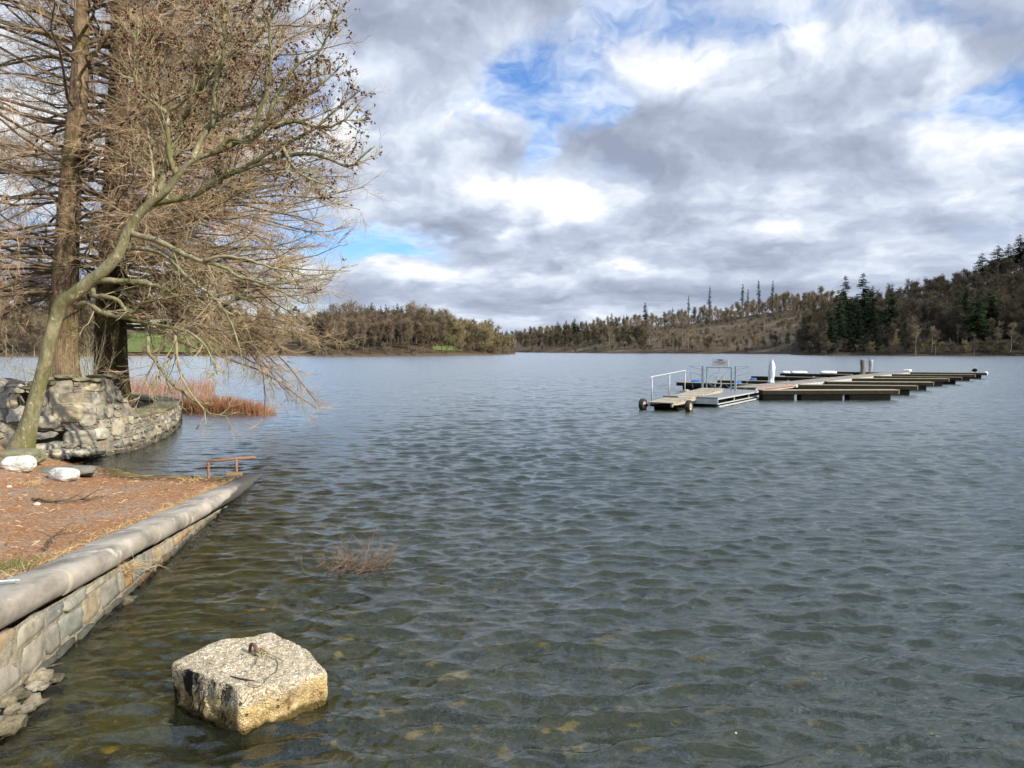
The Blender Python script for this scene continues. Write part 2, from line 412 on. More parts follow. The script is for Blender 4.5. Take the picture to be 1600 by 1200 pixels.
bedc = b.mix(b.smooth(pzn, -0.35, -0.95), bedc, deepc)
wetline = b.smooth(pzn, -0.02, 0.07)
shore = b.mix(b.smooth(pzn, 0.03, 0.10), (0.055, 0.022, 0.012), dry)
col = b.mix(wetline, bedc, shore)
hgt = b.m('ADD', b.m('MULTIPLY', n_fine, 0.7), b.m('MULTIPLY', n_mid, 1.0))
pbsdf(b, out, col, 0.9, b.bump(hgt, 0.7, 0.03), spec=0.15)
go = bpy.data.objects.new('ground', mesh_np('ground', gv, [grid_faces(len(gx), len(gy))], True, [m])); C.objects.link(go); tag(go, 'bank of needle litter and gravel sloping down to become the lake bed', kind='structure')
# ------------------------------------------------------------------ water: wind waves as real relief
wr = np.random.default_rng(11)
def wave_set(n_, l0, l1, spread, rms):
    l_ = np.exp(wr.uniform(math.log(l0), math.log(l1), n_)); a_ = math.radians(-86)+wr.normal(0, spread, n_); sl_ = rms*math.sqrt(2.0/n_)*wr.uniform(0.6, 1.35, n_)
    return l_, a_, sl_
ws_ = [wave_set(76, 0.16, 0.46, 0.36, 0.255), wave_set(20, 0.5, 1.8, 0.45, 0.070), wave_set(44, 0.08, 0.16, 0.7, 0.115)]
lam = np.concatenate([w_[0] for w_ in ws_]); ang = np.concatenate([w_[1] for w_ in ws_]); slope = np.concatenate([w_[2] for w_ in ws_]); NWV = len(lam)
kx = TAU/lam*np.cos(ang); ky = TAU/lam*np.sin(ang); amp = slope*lam/TAU; ph = wr.uniform(0, TAU, NWV)
th = np.linspace(math.radians(-52), math.radians(50), 880)         # fan of rows, finer where the lake is near
rr = [2.6]
while rr[-1] < 120: rr.append(rr[-1]+max(0.014, 0.0036*rr[-1]))
while rr[-1] < 1600: rr.append(rr[-1]*1.12)
rr = np.array(rr)
TT, RR = np.meshgrid(th, rr, indexing='ij')
X = RR*np.sin(TT); Y_ = RR*np.cos(TT); Z = np.zeros_like(X); DXx = np.zeros_like(X); DYy = np.zeros_like(X)
res = np.maximum(0.014, 0.0036*RR); lost = np.zeros_like(X)
gust = 1.0+0.35*fbm(p2(X*0.12, Y_*0.12), 3, 9)
calm = 0.55+0.45*sstep(X-edge_x(np.minimum(Y_, 14.0)), 0.0, 2.5)
calm = calm*np.where((Y_ > 13.5) & (X < -5), 0.8, 1.0)
MODS = [vnoise(p2(X*f_, Y_*f_), 100+i_) for i_, f_ in enumerate((2.3, 1.6, 1.0, 0.9, 0.6, 0.45))]
for k_ in range(NWV):
    fd = np.clip((lam[k_]/res-2.6)/2.5, 0, 1)
    pha = kx[k_]*X+ky[k_]*Y_+ph[k_]+1.5*(wr.normal()*MODS[wr.integers(0, 3)]+wr.normal()*MODS[wr.integers(3, 6)])
    a_ = amp[k_]*fd; lost += (slope[k_]**2)*(1-fd**2)
    Z += a_*np.cos(pha)
    q = 0.95*a_*np.sin(pha)
    DXx -= q*np.cos(ang[k_]); DYy -= q*np.sin(ang[k_])
Z *= gust*calm; lost /= (slope**2).sum()
wv = np.stack([X+DXx*calm, Y_+DYy*calm, Z], -1).reshape(-1, 3)
m, b, out = new_mat('lake_water')
ps = b.pos()
rot = b.n('ShaderNodeVectorRotate', rotation_type='Z_AXIS'); b.put(rot.inputs['Vector'], ps); rot.inputs['Angle'].default_value = math.radians(14)
pr = b.vm('MULTIPLY', rot.outputs[0], (0.55, 1.0, 1.0))
lost_ = b.attr('unresolved'); h1 = b.noise(pr, 3.6, 3, 0.55, 0.6); h2 = b.noise(pr, 14.0, 3, 0.6, 0.4); h3 = b.noise(b.vm('MULTIPLY', ps, (0.7, 1.0, 1.0)), 0.9, 3, 0.55, 0.5)
h4 = b.noise(b.vm('MULTIPLY', ps, (0.22, 1.0, 1.0)), 0.30, 4, 0.6, 0.4); bn = b.bump(h4, 0.5, 0.16); bn = b.bump(h3, 0.35, 0.06, bn); bn = b.bump(h1, b.m('MULTIPLY_ADD', lost_, 0.6, 0.12), 0.070, bn); bn = b.bump(h2, 0.40, 0.020, bn)
fr = b.n('ShaderNodeFresnel'); fr.inputs[0].default_value = 1.50; b.put(fr.inputs[1], bn)
gl = b.n('ShaderNodeBsdfGlossy'); b.put(gl.inputs['Roughness'], b.m('MULTIPLY_ADD', lost_, 0.20, 0.022)); b.put(gl.inputs['Normal'], bn); b.put(gl.inputs['Color'], (0.94, 0.98, 1.0))
tr = b.n('ShaderNodeBsdfTransparent'); b.put(tr.inputs[0], (0.92, 0.85, 0.46))
df = b.n('ShaderNodeBsdfDiffuse'); b.put(df.inputs[0], (0.040, 0.050, 0.032)); b.put(df.inputs['Normal'], bn)
body = b.mixs(b.m('SUBTRACT', 1.0, b.m('POWER', 0.40, b.m('MULTIPLY', b.attr('depth'), 1.0))), tr.outputs[0], df.outputs[0])
b.put(out.inputs[0], b.mixs(fr.outputs[0], body, gl.outputs[0]))
wa = bpy.data.objects.new('water', mesh_np('water', wv, [grid_faces(len(th), len(rr))], True, [m], attrs={'unresolved': lost.ravel(), 'depth': -np.minimum(ground_z(X, Y_), 0).ravel()})); C.objects.link(wa); tag(wa, 'wind rippled grey blue lake water', kind='structure')
# ------------------------------------------------------------------ hills round the lake
def shoreline(tab):
    tab = np.array(tab, float)       # px, distance, ridge height, depth of slope
    n_ = 110; px = np.linspace(tab[0, 0], tab[-1, 0], n_)
    return px, np.interp(px, tab[:, 0], tab[:, 1]), np.interp(px, tab[:, 0], tab[:, 2]), np.interp(px, tab[:, 0], tab[:, 3])
class Hill:
    def __init__(s, name, tab, mat, label, seed, power=1.0, rough=1.0):
        s.px, s.Y, s.H, s.Dp = shoreline(tab); s.seed = seed; s.power = power; s.rough = rough
        nv = 40; v = np.linspace(0, 1.6, nv); U, V = np.meshgrid(s.px, v, indexing='ij')
        x, y, z = s.at(U, V)
        o = bpy.data.objects.new(name, mesh_np(name, np.stack([x, y, z], -1).reshape(-1, 3), [grid_faces(len(s.px), nv)], True, [mat])); C.objects.link(o)
        tag(o, label, kind='structure')
    def at(s, px, v):
        Y = np.interp(px, s.px, s.Y)+np.interp(px, s.px, s.Dp)*v; H = np.interp(px, s.px, s.H)
        x = (px-800)/F*Y
        t = np.clip(v, 0, 1)
        z = -0.5*(v <= 0)+np.where(v > 0, 0.35, 0)+H*(0.75*t+0.25*sstep(t, 0, 1))**s.power*(1-0.25*np.clip(v-1, 0, 1))
        z = z+s.rough*np.minimum(v*8, 1)*(1.2*fbm(p2(x/28, Y/28), 3, s.seed)+0.35*fbm(p2(x/5, Y/5), 2, s.seed+5))
        return x, Y, z
def hill_mat(name, c1, c2, c3, shore=(0.095, 0.066, 0.044), s1=0.09):
    m, b, out = new_mat(name); ps = b.pos(); z = b.sep(ps)[2]
    n_ = b.noise(ps, s1, 6, 0.65); n2_ = b.noise(ps, 0.8, 5, 0.7)
    col = b.ramp(b.m('ADD', b.m('MULTIPLY', n_, 0.6), b.m('MULTIPLY', n2_, 0.4)), [(0.36, c1), (0.5, c2), (0.64, c3)])
    col = b.mix(b.smooth(z, 0.9, 0.5), col, shore)
    pbsdf(b, out, col, 0.95, b.bump(n2_, 0.8, 0.5), spec=0.05); return m
mh_wood = hill_mat('woodland_floor', (0.040, 0.030, 0.020), (0.066, 0.048, 0.033), (0.095, 0.068, 0.044))
mh_dark = hill_mat('shaded_woodland_floor', (0.022, 0.018, 0.013), (0.036, 0.029, 0.021), (0.054, 0.042, 0.030), (0.060, 0.048, 0.034))  # darker copy of the woodland floor, cloud shadow painted into its colour
mh_clear = hill_mat('felled_slope', (0.050, 0.041, 0.029), (0.092, 0.070, 0.047), (0.175, 0.138, 0.096), (0.085, 0.060, 0.040), 0.05)
left_hill = Hill('hill_slope', [(-420, 240, 26, 170), (0, 262, 28, 160), (180, 268, 22, 170), (330, 275, 17, 190), (470, 290, 13, 200), (560, 330, 9, 190)], mh_wood, 'brown wooded hillside across the lake', 21, 0.9)
headland = Hill('headland', [(440, 262, 5, 60), (520, 268, 8, 70), (640, 282, 9, 80), (700, 300, 7, 70), (760, 330, 4, 60), (805, 372, 1.2, 40)], mh_wood, 'low wooded headland running out into the lake', 31, 0.8)
far_hill = Hill('far_hill', [(770, 640, 9, 240), (850, 560, 14, 210), (950, 480, 18, 200), (1080, 430, 23, 180), (1200, 400, 29, 170), (1300, 360, 30, 165), (1400, 340, 30, 165)], mh_clear, 'felled brown slope beyond the floating dock', 41, 0.85, 1.3)
right_hill = Hill('near_hill', [(1236, 322, 2, 60), (1290, 300, 17, 130), (1400, 282, 26, 140), (1500, 272, 34, 150), (1600, 264, 47, 160), (1760, 250, 54, 170), (2050, 230, 58, 180)], mh_dark, 'dark wooded hillside at the right of the lake', 51, 0.95)
back_hill = Hill('distant_hill', [(380, 900, 20, 500), (640, 880, 12, 500), (780, 860, 14, 400), (860, 800, 18, 400), (1000, 800, 26, 400), (1150, 760, 30, 300)], mh_dark, 'distant hill closing the end of the lake', 61, 0.8)
# ------------------------------------------------------------------ masonry
def stone_mat(name, palette, scale=9.0, bump=0.6, bdist=0.015, wet=0.0):
    m, b, out = new_mat(name); t = b.attr('tint'); ps = b.pos()
    base = b.ramp(t, palette)
    n1_ = b.noise(b.vm('ADD', ps, b.vm('SCALE', b.comb(t, t, t), scale=37.0)), scale, 7, 0.65)
    n2_ = b.noise(ps, scale*5, 5, 0.7)
    k_ = b.ramp(n1_, [(0.28, 0.55), (0.5, 0.95), (0.72, 1.35)])
    col = b.mix(1.0, base, k_, 'MULTIPLY')
    col = b.mix(b.m('MULTIPLY', b.smooth(b.noise(ps, scale*0.8, 5, 0.7), 0.56, 0.70), 0.5), col, (0.055, 0.050, 0.042))
    col = b.mix(b.m('MULTIPLY', b.smooth(b.noise(b.vm('ADD', ps, (9.1, 3, 1)), scale*2.1, 5, 0.7), 0.60, 0.68), 0.6), col, (0.46, 0.43, 0.34))
    if wet:
        z = b.m('ADD', b.sep(ps)[2], b.m('MULTIPLY', b.m('SUBTRACT', b.noise(ps, 5.0, 4), 0.5), 0.12))
        col = b.mix(b.smooth(z, wet+0.05, wet-0.03), col, b.mix(0.72, col, (0.012, 0.012, 0.007)))
    pbsdf(b, out, col, 0.9, b.bump(b.m('ADD', n1_, b.m('MULTIPLY', n2_, 0.5)), bump, bdist), spec=0.2); return m
def stones(mb, S, u0, u1, vlo, vhi, row, wid, depth, g, m=0, skip=0.0, tints=(0, 1), holes=None, rough=0.15):
    """irregular stones laid in broken courses; S(u,v,h) -> world; vlo/vhi functions of u"""
    vmin = vlo(np.array([u0, u1])).min(); vmax = max(vhi(np.linspace(u0, u1, 60)))
    v = vmin
    while v < vmax:
        rh = g.uniform(*row); u = u0-g.uniform(0, wid[0])
        while u < u1:
            w_ = g.uniform(*wid)*(1.0 if g.random() > 0.15 else 0.55)
            uc = u+w_/2; hi = float(vhi(np.array([uc]))[0])
            parts = [(v, v+rh)] if g.random() > 0.22 or rh < row[0]*1.2 else [(v, v+rh*0.48), (v+rh*0.5, v+rh)]
            for (a, e) in parts:
                e2 = min(e, hi)
                if e2-a < row[0]*0.35 or g.random() < skip or (holes and holes(uc, (a+e2)/2)): continue
                gap = 0.004+0.009*g.random()
                cu, cv_ = uc, (a+e2)/2; hw, hh = w_/2-gap, (e2-a)/2-gap
                if hw < 0.02 or hh < 0.015: continue
                n_ = 12; an = np.arange(n_)*TAU/n_+0.26
                p_ = 9.0; rx = np.abs(np.cos(an))**p_+np.abs(np.sin(an))**p_; rad = rx**(-1/p_)
                rad = rad*(1+g.normal(0, rough*0.30, n_))
                sk_ = g.normal(0, 0.07)
                ou = cu+hw*(rad*np.cos(an)+sk_*rad*np.sin(an)); ov = cv_+hh*rad*np.sin(an)
                d_ = depth*g.uniform(0.5, 1.25); tilt = g.normal(0, 0.25, 2)
                V = []
                for (sc, dd) in ((1.0, -0.02), (0.985, d_*0.62), (0.93, d_*0.95), (0.5, d_*1.0)):
                    uu = cu+(ou-cu)*sc; vv = cv_+(ov-cv_)*sc
                    hh_ = dd*(1+tilt[0]*np.cos(an)*sc+tilt[1]*np.sin(an)*sc)+g.normal(0, d_*0.10, n_)*(dd > 0)
                    V.append(S(uu, vv, hh_))
                V.append(S(np.array([cu]), np.array([cv_]), np.array([d_*1.05])))
                V = np.concatenate(V)
                i = np.arange(n_); i2 = (i+1) % n_
                q = np.concatenate([np.stack([i+r_*n_, i2+r_*n_, i2+(r_+1)*n_, i+(r_+1)*n_], -1) for r_ in range(3)])
                tr_ = np.stack([i+3*n_, i2+3*n_, np.full(n_, 4*n_)], -1)
                mb.add(V, [q, tr_], m, g.uniform(*tints))
            u += w_
        v += rh
# ------------------------------------------------------------------ slipway retaining wall with rounded coping
pal_wall = [(0.0, (0.15, 0.155, 0.135)), (0.2, (0.27, 0.255, 0.20)), (0.4, (0.22, 0.225, 0.19)), (0.58, (0.33, 0.25, 0.14)), (0.75, (0.28, 0.165, 0.075)), (0.88, (0.31, 0.28, 0.215)), (1.0, (0.12, 0.125, 0.12))]
M_wall = stone_mat('slipway_stone', pal_wall, 7.0, 0.5, 0.012, wet=0.06)
M_mortar = simple('pale_mortar', (0.36, 0.315, 0.235), (0.17, 0.145, 0.10), 16, 0.95, 0.9, 0.02)
wl = thing('retaining_wall', 'low rubble stone wall with rounded grey coping running into the lake', 'wall', (edge_x(8), 8, 0))
en = np.array([0.99, 0.1415, 0])
def SW(u, v, h): return np.stack([edge_x(u)+h*0.99, u+h*0.1415, v], -1)
gw = np.random.default_rng(21)
mb = MB()
stones(mb, SW, 1.5, 12.5, lambda u: np.full_like(u, -0.20), lambda u: edge_z(u)-0.012, (0.19, 0.27), (0.20, 0.44), 0.034, gw, tints=(0, 1))
yy = np.linspace(1.5, 12.8, 90); zz = np.linspace(-0.6, 1.0, 9)
U, V = np.meshgrid(yy, zz, indexing='ij'); top = edge_z(U)-0.004; Zz = np.where(V > 0.99, top, -0.6+(top+0.6)*(V+0.6)/1.6)
hh = 0.014+0.016*fbm(np.stack([U*9, Zz*9, U*0], -1), 3, 4)
mb2 = MB(); mb2.add(np.stack([edge_x(U)+hh, U, Zz], -1).reshape(-1, 3), [grid_faces(90, 9)])
mb2.add([[edge_x(12.8), 12.8, -0.6], [edge_x(12.8), 12.8, edge_z(12.8)-.004], [edge_x(12.8)-.34, 12.8, edge_z(12.8)-.004], [edge_x(12.8)-.34, 12.8, -0.6]], [[[0, 1, 2, 3]]])
mb.build('stone_facing', M_wall, wl, True); mb2.build('mortar_bed', M_mortar, wl, True)
# coping: separate cast lengths with a bull nose
m, b, out = new_mat('cast_coping'); ps = b.pos(); t = b.attr('tint')
n1_ = b.noise(b.vm('MULTIPLY', ps, (1, 0.5, 1)), 3.5, 6, 0.65); n2_ = b.noise(ps, 40, 5, 0.7)
col = b.ramp(n1_, [(0.32, (0.155, 0.135, 0.110)), (0.5, (0.285, 0.253, 0.210)), (0.66, (0.40, 0.36, 0.30))])
col = b.mix(b.m('MULTIPLY', b.smooth(n2_, 0.56, 0.72), 0.35), col, (0.11, 0.10, 0.085))
col = b.mix(b.m('MULTIPLY', b.smooth(b.noise(b.vm('ADD', ps, (3, 7, 2)), 2.3, 6, 0.7), 0.58, 0.64), 0.75), col, (0.50, 0.465, 0.40))
k_ = b.m('MULTIPLY_ADD', t, 0.30, 0.85); col = b.mix(1.0, col, b.comb(k_, k_, k_), 'MULTIPLY')
zw = b.m('ADD', b.sep(ps)[2], b.m('MULTIPLY', b.m('SUBTRACT', b.noise(ps, 4.0, 4), 0.5), 0.10))
yw = b.m('MULTIPLY_ADD', b.sep(ps)[0], 0.9, b.sep(ps)[1])
col = b.mix(b.smooth(zw, 0.145, 0.095), col, (0.075, 0.070, 0.062))
pbsdf(b, out, col, 0.85, b.bump(b.m('ADD', n1_, b.m('MULTIPLY', n2_, 0.6)), 0.45, 0.012), spec=0.25); M_cop = m
prof = [(-0.30, 0.0), (-0.305, 0.10), (-0.30, 0.185), (-0.28, 0.2), (-0.14, 0.205), (-0.04, 0.203)]
for a in np.linspace(80, -78, 12): prof.append((-0.03+0.072*math.cos(math.radians(a)), 0.103+0.098*math.sin(math.radians(a))))
prof.append((-0.02, 0.0)); prof = np.array(prof); NPf = len(prof)
joints = [1.2, 2.45, 3.6, 4.75, 5.85, 6.95, 8.05, 9.05, 10.2, 11.35, 12.6, 14.1]
mb = MB()
for i in range(len(joints)-1):
    y0, y1 = joints[i]+0.004, joints[i+1]-0.004
    ys = np.r_[y0, y0+0.012, np.linspace(y0+0.05, y1-0.05, 14), y1-0.012, y1]
    off = gw.normal(0, 0.006); dz_ = gw.normal(0, 0.004); V = []
    for j, y in enumerate(ys):
        sc = 0.982 if j in (0, len(ys)-1) else 1.0
        w_ = 0.006*fbm(np.stack([prof[:, 0]*6, prof[:, 1]*6, np.full(NPf, y*2.5)], -1), 3, 12)
        o = (prof-[-0.12, 0.1])*(sc+w_[:, None]*2)+[-0.12, 0.1]
        c = np.array([edge_x(y)+off, y, edge_z(y)+dz_])
        V.append(c+o[:, :1]*en+o[:, 1:]*np.array([0, 0.073, 1.0]))
    V = np.concatenate(V); nn = len(ys)
    ii = np.arange(nn-1)[:, None]*NPf; jj = np.arange(NPf)[None]; j2 = (jj+1) % NPf
    q = np.stack([ii+jj, ii+NPf+jj, ii+NPf+j2, ii+j2], -1).reshape(-1, 4)
    mb.add(V, [q, [list(range(NPf))], [list(range((nn-1)*NPf, nn*NPf))[::-1]]], 0, gw.random())
mb.build('coping', M_cop, wl, True)
# crumbling concrete footing at the wall's foot
def lump(mb, c, size, seed, sub=3, amp=0.25, fr=3.0, m=0, tint=0.5, flat=None, rot=0.0, boxy=0.0):
    import bmesh
    bm = bmesh.new(); bmesh.ops.create_icosphere(bm, subdivisions=sub, radius=1.0)
    v = np.array([x.co[:] for x in bm.verts]); f = np.array([[y.index for y in x.verts] for x in bm.faces]); bm.free()
    if boxy: v = v/np.maximum((np.abs(v)**boxy).sum(1, keepdims=True), 1e-6)**(1/boxy)
    d = fbm(v*fr*0.5+seed*3.1, 5, seed, 0.55); v = v*(1+amp*d[:, None])
    if flat is not None: v[:, 2] = np.maximum(v[:, 2], flat)
    v = v*np.asarray(size); cr, sr = math.cos(rot), math.sin(rot)
    v = v@np.array([[cr, sr, 0], [-sr, cr, 0], [0, 0, 1]])
    mb.add(v+np.asarray(c), [f], m, tint)
M_conc = stone_mat('crumbled_concrete', [(0, (0.30, 0.25, 0.16)), (0.5, (0.42, 0.36, 0.25)), (1, (0.50, 0.46, 0.37))], 16, 1.0, 0.03, wet=0.03)
mb = MB()
for i in range(150):
    y = gw.uniform(3.4, 7.4) if i > 115 else gw.uniform(3.7, 5.5); o = gw.uniform(0.0, 0.20)*(1.2 if y < 5.3 else 0.5)
    lump(mb, (edge_x(y)+o, y, gw.uniform(-0.04, 0.035)-0.03*max(0, y-5.2)), (0.020+0.055*gw.random()**2.2)*np.array([0.9, 1.4, 0.6]), 40+i, 2, 0.55, 5.0, tint=gw.random(), rot=gw.uniform(-.5, .8), boxy=2.6)
mb.build('footing', M_conc, wl, False)
# ------------------------------------------------------------------ ruined bastion wall round the big trees
pal_b = [(0.0, (0.17, 0.16, 0.14)), (0.3, (0.28, 0.255, 0.20)), (0.5, (0.35, 0.32, 0.25)), (0.7, (0.40, 0.345, 0.225)), (0.85, (0.24, 0.23, 0.21)), (1.0, (0.46, 0.43, 0.35))]
M_bst = stone_mat('rubble_stone', pal_b, 6.5, 0.9, 0.03, wet=0.16)
M_bmor = simple('weathered_mortar', (0.32, 0.275, 0.20), (0.12, 0.105, 0.08), 5, 0.95, 1.0, 0.04)
s_hi = s_at(176); s_lo = s_at(213)
gb = np.random.default_rng(5)
def ztop(s):
    s = np.asarray(s, float)
    hi = 1.66+0.05*np.sin(s*5.1)
    mid = np.interp(s, [s_hi-0.05, s_hi+0.1, s_hi+0.35, s_hi+0.7, s_lo], [1.62, 1.42, 1.22, 0.98, 0.74])
    low = 0.70-0.022*(s-s_lo)
    z = np.where(s < s_hi, hi, np.where(s < s_lo, mid, np.maximum(low, 0.52)))
    gapm = (s > s_at(30)) & (s < s_at(52))
    return np.where(gapm, 0.75, z)
bw = thing('bastion_wall', 'ruined curved rubble stone wall round the two big trees', 'wall', (*bpt(s_lo), 0))
def SB(u, v, h):
    p = bpt(u, 0.0); nx = np.interp(u, BS, BN[:, 0]); ny = np.interp(u, BS, BN[:, 1])
    bt = 0.05*(1.2-np.asarray(v)); hb = np.asarray(h)+bt
    return np.stack([p[:, 0]+nx*hb, p[:, 1]+ny*hb, np.asarray(v)+0*u], -1)
cav = s_at(88)
def holes(u, v): return (abs(u-cav) < 0.75 and 0.18 < v < 0.56+0.1*math.sin(u*7)) or (abs(u-s_at(148)) < 0.25 and 0.12 < v < 0.3)
mb = MB()
stones(mb, SB, 0.3, BS[-1]-0.2, lambda u: np.full_like(u, -0.35), lambda u: ztop(u)-0.01, (0.13, 0.32), (0.14, 0.46), 0.06, gb, holes=holes, rough=0.60, skip=0.07)
for (px, z, w_, h_) in ((107, 0.98, 0.62, 0.42), (133, 0.92, 0.36, 0.5), (122, 0.44, 0.6, 0.34), (150, 0.5, 0.34, 0.26), (176, 0.55, 0.42, 0.34), (75, 0.80, 0.45, 0.28)):
    s0 = s_at(px); c = SB(np.array([s0]), np.array([z]), np.array([-0.01]))[0]
    lump(mb, c, (w_/2, 0.13, h_/2), int(px), 3, 0.14, 3.0, tint=gb.random(), boxy=4.5, rot=math.atan2(np.interp(s0, BS, BT[:, 1]), np.interp(s0, BS, BT[:, 0])))
mb.build('stone_facing', M_bst, bw, False)
# loose heap under the hollow
mb = MB()
for i in range(46):
    s0 = cav+gb.normal(0.05, 0.35); p = bpt(np.array([s0]), gb.uniform(-0.05, 0.5))[0]
    r_ = gb.uniform(0.06, 0.17); lump(mb, (*p, gb.uniform(0.08, 0.34)-0.25*max(0, 0)), r_*np.array([1.5, 1.0, 0.6]), 200+i, 2, 0.35, 4, tint=gb.uniform(0.5, 1.0), boxy=3.5, rot=gb.uniform(0, 3))
mb.build('fallen_rubble', M_bst, bw, False)
# core: inner and outer skins with a top
ss = np.arange(0, BS[-1], 0.12); zz = np.linspace(0, 1, 14); zt = ztop(ss)
mb = MB(); V = []
dep = np.array([-0.012]*14+[-0.5]*2)
for s0, z1 in zip(ss, zt):
    hol = np.zeros(14); zc = -0.5+zz*(z1+0.5)
    if abs(s0-cav) < 0.75: hol = -0.42*sstep(zc, 0.12, 0.22)*sstep(-zc, -0.62, -0.5)*sstep(0.75-abs(s0-cav), 0, 0.2)
    h = np.r_[0.024+0.030*fbm(np.stack([zc*5, zc*0+s0*5, zc*0], -1), 3, 8)+hol, -0.52, -0.52]
    zc = np.r_[zc, z1-0.01, -0.6]
    V.append(SB(np.full(16, s0), zc, h))
mb.add(np.concatenate(V), [grid_faces(len(ss), 16)]); mb.build('wall_core', M_bmor, bw, True)
# flagstone coping on the low curved part, and thin flat caps on the high part
M_bcop = simple('mossy_flagstone', (0.235, 0.215, 0.13), (0.115, 0.105, 0.06), 5, 0.9, 0.6, 0.02, tint=0.5)
mb = MB(); s = s_lo-0.05
while s < BS[-1]-0.6:
    w_ = gb.uniform(0.28, 0.5); a, e = s+0.006, s+w_-0.006; t_ = gb.random()
    sg = np.linspace(a, e, 4); zt_ = float(ztop(s+0.1)); th_ = gb.uniform(0.085, 0.11); ov = gb.uniform(0.05, 0.085)
    V = []
    for x in sg:
        for (o, dz_) in ((ov, 0), (ov+0.01, th_*0.5), (ov-0.01, th_), (-0.60, th_+0.01), (-0.62, 0)):
            p = bpt(np.array([x]), o)[0]; V.append((*p, zt_+dz_))
    n_ = 5; i = np.arange(3)[:, None]*n_; j = np.arange(n_)[None]; q = np.stack([i+j, i+n_+j, i+n_+(j+1) % n_, i+(j+1) % n_], -1).reshape(-1, 4)
    mb.add(V, [q, [list(range(n_))], [list(range(3*n_, 4*n_))[::-1]]], 0, t_); s += w_
for s in np.arange(s_at(58), s_hi-0.1, 0.34):
    zt_ = float(ztop(s)); p = bpt(np.array([s+0.16]), -0.2)[0]; a = math.atan2(np.interp(s, BS, BT[:, 1]), np.interp(s, BS, BT[:, 0]))
    lump(mb, (*p, zt_+0.02), (0.20, 0.30, 0.045), int(s*31), 2, 0.15, 3, tint=gb.random(), boxy=5, rot=a)
mb.build('coping', M_bcop, bw, False)
for s in (s_at(40),):
    mb = MB()
    for i, z in enumerate((0.78, 0.86, 1.52, 1.6)):
        p = bpt(np.array([s+0.1*i]), -0.15)[0]; lump(mb, (*p, z if i < 2 else z), (0.30, 0.28, 0.05), 300+i, 2, 0.15, 3, tint=0.1, boxy=5, rot=gb.uniform(-.3, .3))
    mb.build('loose_slabs', M_bcop, bw, False)
# soil inside the bastion, the pit's shadow painted into its dark colour
pg = BP[::3]; ct = np.array([-14.5, 22.5]); V = [np.r_[ct, 0.35]]; N_ = len(pg)
for f_ in (0.33, 0.66, 0.97):
    for q in pg:
        p = ct+(q-ct)*f_; zz_ = 0.10+0.9*sstep(-p[1], -19.5, -16.5)+0.25*sstep(-p[0], 12, 15)+0.05*float(fbm(np.array([[p[0], p[1], 0.0]]), 2, 4)[0]); zz_ -= 0.35*sstep(p[1], 18.5, 20.5)*sstep(p[0], -15, -13); V.append(np.r_[p, zz_])
fq = []; ft = []
for i in range(N_-1):
    ft.append([0, 1+i, 2+i])
    for r_ in range(2): a = 1+r_*N_+i; fq.append([a, a+N_, a+N_+1, a+1])
M_soil = simple('shaded_leafy_soil', (0.035, 0.022, 0.013), (0.085, 0.050, 0.028), 8, 1.0, 1.0, 0.05)
o = bpy.data.objects.new('soil', mesh_np('soil', np.array(V), [np.array(fq), np.array(ft)], True, [M_soil])); C.objects.link(o); tag(o, 'soil coloured dark as if in shadow filling the stone bastion', kind='structure')
# ------------------------------------------------------------------ concrete block with iron ring in the shallows
m, b, out = new_mat('pebble_concrete'); ps = b.obj(); nz = b.sep(b.n('ShaderNodeNewGeometry').outputs['Normal'])[2]; z = b.sep(b.pos())[2]
psw = b.vm('ADD', ps, b.vm('SCALE', b.noise(ps, 14, 3, col=True), scale=0.10)); ag = b.voro(psw, 78, out='Color'); agd = b.voro(psw, 78); g1 = b.sep(ag)[0]
agg = b.ramp(g1, [(0.0, (0.20, 0.15, 0.09)), (0.25, (0.46, 0.375, 0.245)), (0.6, (0.62, 0.53, 0.375)), (0.85, (0.64, 0.57, 0.44)), (1.0, (0.78, 0.74, 0.64))])
agg = b.mix(b.m('MULTIPLY', b.smooth(agd, 0.40, 0.65), 0.45), agg, (0.16, 0.12, 0.075))
n1_ = b.noise(ps, 5, 6, 0.65); agg = b.mix(b.m('MULTIPLY', b.smooth(n1_, 0.52, 0.72), 0.6), agg, (0.155, 0.125, 0.085))
och = b.ramp(b.noise(ps, 9, 7, 0.7), [(0.34, (0.16, 0.10, 0.035)), (0.48, (0.42, 0.30, 0.13)), (0.64, (0.60, 0.48, 0.26))])
lvl = b.m('ADD', z, b.m('MULTIPLY', b.m('SUBTRACT', b.noise(ps, 7, 5, 0.65), 0.5), 0.16))
col = b.mix(b.m('MULTIPLY', b.smooth(lvl, 0.20, 0.12), 0.92), agg, och)
vp = b.voro(ps, 17); pit = b.m('MULTIPLY', b.smooth(vp, 0.26, 0.14), b.smooth(b.noise(ps, 3.3, 3), 0.42, 0.50)); side = b.smooth(nz, 0.75, 0.5)
pit = b.m('MULTIPLY', pit, side)
col = b.mix(b.m('MULTIPLY', pit, 0.85), col, (0.05, 0.035, 0.015))
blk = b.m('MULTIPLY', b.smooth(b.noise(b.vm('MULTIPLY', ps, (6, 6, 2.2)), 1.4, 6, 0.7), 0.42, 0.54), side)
col = b.mix(b.m('MULTIPLY', blk, b.smooth(b.m('MULTIPLY_ADD', b.sep(ps)[1], 0.25, b.sep(ps)[0]), -0.06, -0.16)), col, (0.015, 0.013, 0.010))  # black stains on the left face, thickened to paint in its shade too
col = b.mix(b.smooth(lvl, 0.045, 0.0), col, (0.085, 0.062, 0.02))
hgt = b.m('ADD', b.m('MULTIPLY', agd, -0.9), b.m('ADD', b.m('MULTIPLY', n1_, 0.8), b.m('MULTIPLY', pit, -0.8)))
